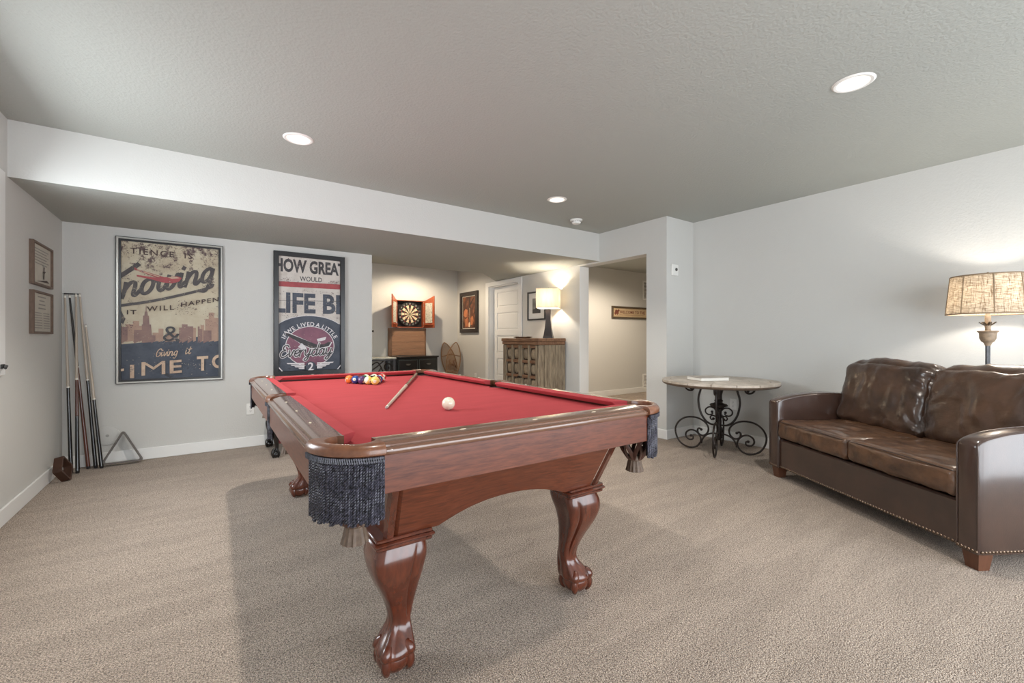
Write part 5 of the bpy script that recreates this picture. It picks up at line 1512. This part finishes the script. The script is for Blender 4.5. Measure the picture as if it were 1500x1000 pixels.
WIRE = mat('dart_wire', S(190, 188, 180), .3, metal=.8)
for i, num in enumerate((20, 1, 18, 4, 13, 6, 10, 15, 2, 17, 3, 19, 7, 16, 8, 11, 14, 9, 12, 5)):
    V, F = text_geo(str(num), .038, .001); a = PI / 2 - 2 * PI * i / 20; x_, z_ = .196 * math.cos(a), .196 * math.sin(a)
    mb = MB(); mb.add([(x_ + p_[0], -.0388, z_ + p_[1] - .013) for p_ in V], F); mb.build('number', WIRE, t)
# wooden panel below
t = thing('wood_panel', 'framed brown wood panel standing on the black chest below the dartboard', 'panel', (3.07, YA - .03, .785))
PLY = mat('plank_brown', S(140, 104, 78), .6, col2=S(168, 126, 96), vscale=7, stretch=(.6, 3, 4)); PLD = mat('plank_frame', S(120, 90, 68), .6, var=.15, vscale=14)
for i in range(4): MB().box(-.30, .36, -.018, 0, .005 + .122 * i, .005 + .122 * (i + 1) - .002, c=.002).build('plank', PLY, t)
MB().box(-.365, -.295, -.026, .0, 0, .505, c=.004).build('side_rail', PLD, t); MB().box(.34, .365, -.026, .0, 0, .505, c=.004).build('side_rail', PLD, t)
MB().box(-.295, .34, -.026, .0, .455, .505, c=.004).build('top_rail', PLD, t)
# black chest
t = thing('black_chest', 'black chest of drawers with grey cup pulls under the dartboard', 'chest', (3.135, YA - .205, 0))
W_, D_, H_ = .80, .40, .785
MB().box(-W_ / 2 + .02, W_ / 2 - .02, -D_ / 2 + .02, D_ / 2, .05, H_ - .03, c=.004).build('body', BLK, t)
MB().box(-W_ / 2, W_ / 2, -D_ / 2 - .005, D_ / 2, H_ - .03, H_, c=.008).build('top', BLK, t)
for sx in (-1, 1):
    for sy in (-1, 1): MB().box(sx * (W_ / 2 - .06), sx * (W_ / 2 - .02), sy * (D_ / 2 - .06), sy * (D_ / 2 - .02), 0, .05, c=.004).build('foot', BLK, t)
EDGE = mat('black_worn_edge', S(60, 66, 62), .4)
for r in range(3):
    for sx in (-1, 1):
        zc_ = H_ - .155 - r * .215; x0, x1 = sx * .012, sx * (W_ / 2 - .03)
        d = MB().box(x0, x1, -D_ / 2 + .006, -D_ / 2 + .022, zc_ - .095, zc_ + .095, c=.004).build('drawer', EDGE, t)
        MB().box(min(x0, x1) + .012, max(x0, x1) - .012, -D_ / 2 + .002, -D_ / 2 + .008, zc_ - .083, zc_ + .083, c=.002).build('drawer_panel', BLK, d)
        xm = (x0 + x1) / 2; mb = MB(); loops = []
        for q, s_ in ((0, 1.0), (.010, .96), (.020, .75), (.024, .4)):
            loops.append([(xm + .045 * s_ * math.cos(a), -D_ / 2 + .002 - q, zc_ + .022 - .034 * s_ * math.sin(a)) for a in [PI * k / 12 for k in range(13)]])
        mb.loft(loops); mb.build('cup_pull', mat('pull_grey', S(120, 116, 108), .4, metal=.6), d)
# iron scroll console with a pale stone top, left of the chest
t = thing('scroll_console', 'stone topped console with dark iron scroll skirt, left of the black chest', 'console table', (2.33, YA - .24, 0))
W_, D_, H_ = .76, .42, .775
MB().box(-W_ / 2, W_ / 2, -D_ / 2, D_ / 2, H_ - .03, H_, c=.006).build('top', mat('pale_stone', S(206, 206, 198), .4, col2=S(150, 156, 150), vscale=18), t)
IR2 = mat('grey_iron', S(78, 78, 82), .45, metal=.4)
for sx in (-1, 1):
    for sy in (-1, 1): MB().box(sx * (W_ / 2 - .055), sx * (W_ / 2 - .01), sy * (D_ / 2 - .05), sy * (D_ / 2 - .01), 0, H_ - .03, c=.003).build('leg', IR2, t)
for z in (H_ - .045, H_ - .30): MB().box(-W_ / 2 + .055, W_ / 2 - .055, -D_ / 2 + .015, -D_ / 2 + .035, z - .012, z + .012, c=.003).build('rail', IR2, t)
def spiral(cx, cz, r0, r1, a0, turns, n=26): return [(cx + (r0 + (r1 - r0) * k / n) * math.cos(a0 + 2 * PI * turns * k / n), -D_ / 2 + .025, cz + (r0 + (r1 - r0) * k / n) * math.sin(a0 + 2 * PI * turns * k / n)) for k in range(n + 1)]
zc_ = H_ - .17
for L in (spiral(.23, zc_, .105, .02, PI, 1.6), spiral(-.20, zc_, .105, .02, 0, 1.6), smooth_path([(.125, -D_ / 2 + .025, zc_), (.06, -D_ / 2 + .025, zc_ + .09), (-.02, -D_ / 2 + .025, zc_ + .06), (-.09, -D_ / 2 + .025, zc_)], 5), smooth_path([(.125, -D_ / 2 + .025, zc_), (.04, -D_ / 2 + .025, zc_ - .10), (-.05, -D_ / 2 + .025, zc_ - .07), (-.095, -D_ / 2 + .025, zc_)], 5),
          smooth_path([(.16, -D_ / 2 + .025, zc_ + .11), (.05, -D_ / 2 + .025, zc_ + .02), (-.02, -D_ / 2 + .025, zc_ - .03), (-.12, -D_ / 2 + .025, zc_ - .115)], 5)):
    MB().tube(L, .011, 7).build('scroll', IRON, t)
MB().box(-W_ / 2 + .03, W_ / 2 - .03, -D_ / 2 + .03, D_ / 2 - .03, .16, .18, c=.003).build('shelf', IR2, t)
# snowshoes crossed in the corner
RAWH = mat('snowshoe_wood', S(128, 96, 66), .5, var=.2, vscale=20); LACE = mat('rawhide_lacing', S(150, 112, 74), .6, var=.25, vscale=60); BIND = mat('leather_binding', S(112, 66, 44), .6, var=.3, vscale=30)
def snowshoe(label, loc, lean, roll, rz):
    t = thing('snowshoe', label, 'snowshoe', loc, rz, 'wooden snowshoes in the corner')
    M = Matrix.Rotation(lean, 4, 'X') @ Matrix.Rotation(roll, 4, 'Y')
    def wd(s): # half width along length 0..1
        return .135 * (math.sin(PI * min(1, max(0, (s - .20) / .80)) ** 1.15)) ** .62 if s > .20 else .010
    LEN = 1.04
    prof = [(wd(s), s * LEN) for s in [.0, .12, .205, .225, .26, .32, .40, .50, .60, .70, .78, .85, .91, .95, .98, .993]]
    path = [(-a if a > .0 else 0, 0, b) for a, b in prof] + [(0, 0, LEN)] + [(a, 0, b) for a, b in prof[::-1]]
    MB().tube([M @ v for v in smooth_path(path, 3)], .0105, 8).build('frame', RAWH, t)
    mb = MB()
    def halfw(z): return max(0, wd(z / LEN) - .004)
    st_ = .034
    for i in range(-14, 48):
        for sgn in (1, -1):
            run = []
            for k in range(40):
                z = .26 * LEN + k * .02; x = (z - .26 * LEN - i * st_) * sgn * .8
                if z < LEN - .02 and abs(x) < halfw(z): run.append((x, .002 * sgn, z))
            if len(run) > 1: mb.tube([M @ Vector(p_) for p_ in (run[0], run[-1])], .0027, 4)
    o = mb.build('lacing', LACE, t); o['kind'] = 'stuff'
    for z in (.44, .76):
        hw_ = halfw(z * LEN) + .004; mb = MB(); mb.tube([M @ Vector((-hw_, 0, z * LEN)), M @ Vector((hw_, 0, z * LEN))], .009, 6); mb.build('crossbar', RAWH, t)
    mb = MB()
    for x in (-.035, .035): mb.tube([M @ Vector(p_) for p_ in smooth_path([(x, -.014, .50), (x * 1.2, -.03, .56), (x * .5, -.036, .62), (-x * .6, -.02, .70)], 4)], .011, 6, flat=.4)
    mb.tube([M @ Vector(p_) for p_ in smooth_path([(-.06, -.014, .57), (-.02, -.04, .60), (.03, -.04, .60), (.065, -.014, .56)], 4)], .013, 6, flat=.4)
    mb.build('binding', BIND, t)
    return t
snowshoe('left snowshoe of the crossed wooden pair, tip leaning left toward the dart wall', (4.02, YA - .22, .012), math.radians(-9), math.radians(-12.5), math.radians(-12))
snowshoe('right snowshoe of the crossed wooden pair, tip leaning right into the corner', (3.76, YA - .33, .012), math.radians(-9), math.radians(11), math.radians(-12))
# dark knob at the end of the poster wall
t = thing('wall_hook', 'small dark hook at the far end of the poster wall, left of the dartboard', 'hook', (1.62, YB + .09, 1.19))
MB().lathe([(0, 0), (.014, 0), (.014, .004), (.005, .006), (.005, .03), (.013, .036), (.015, .045), (0, .052)], 14).xform(Matrix.Rotation(PI / 2, 4, 'Y')).build('knob', IRON, t)
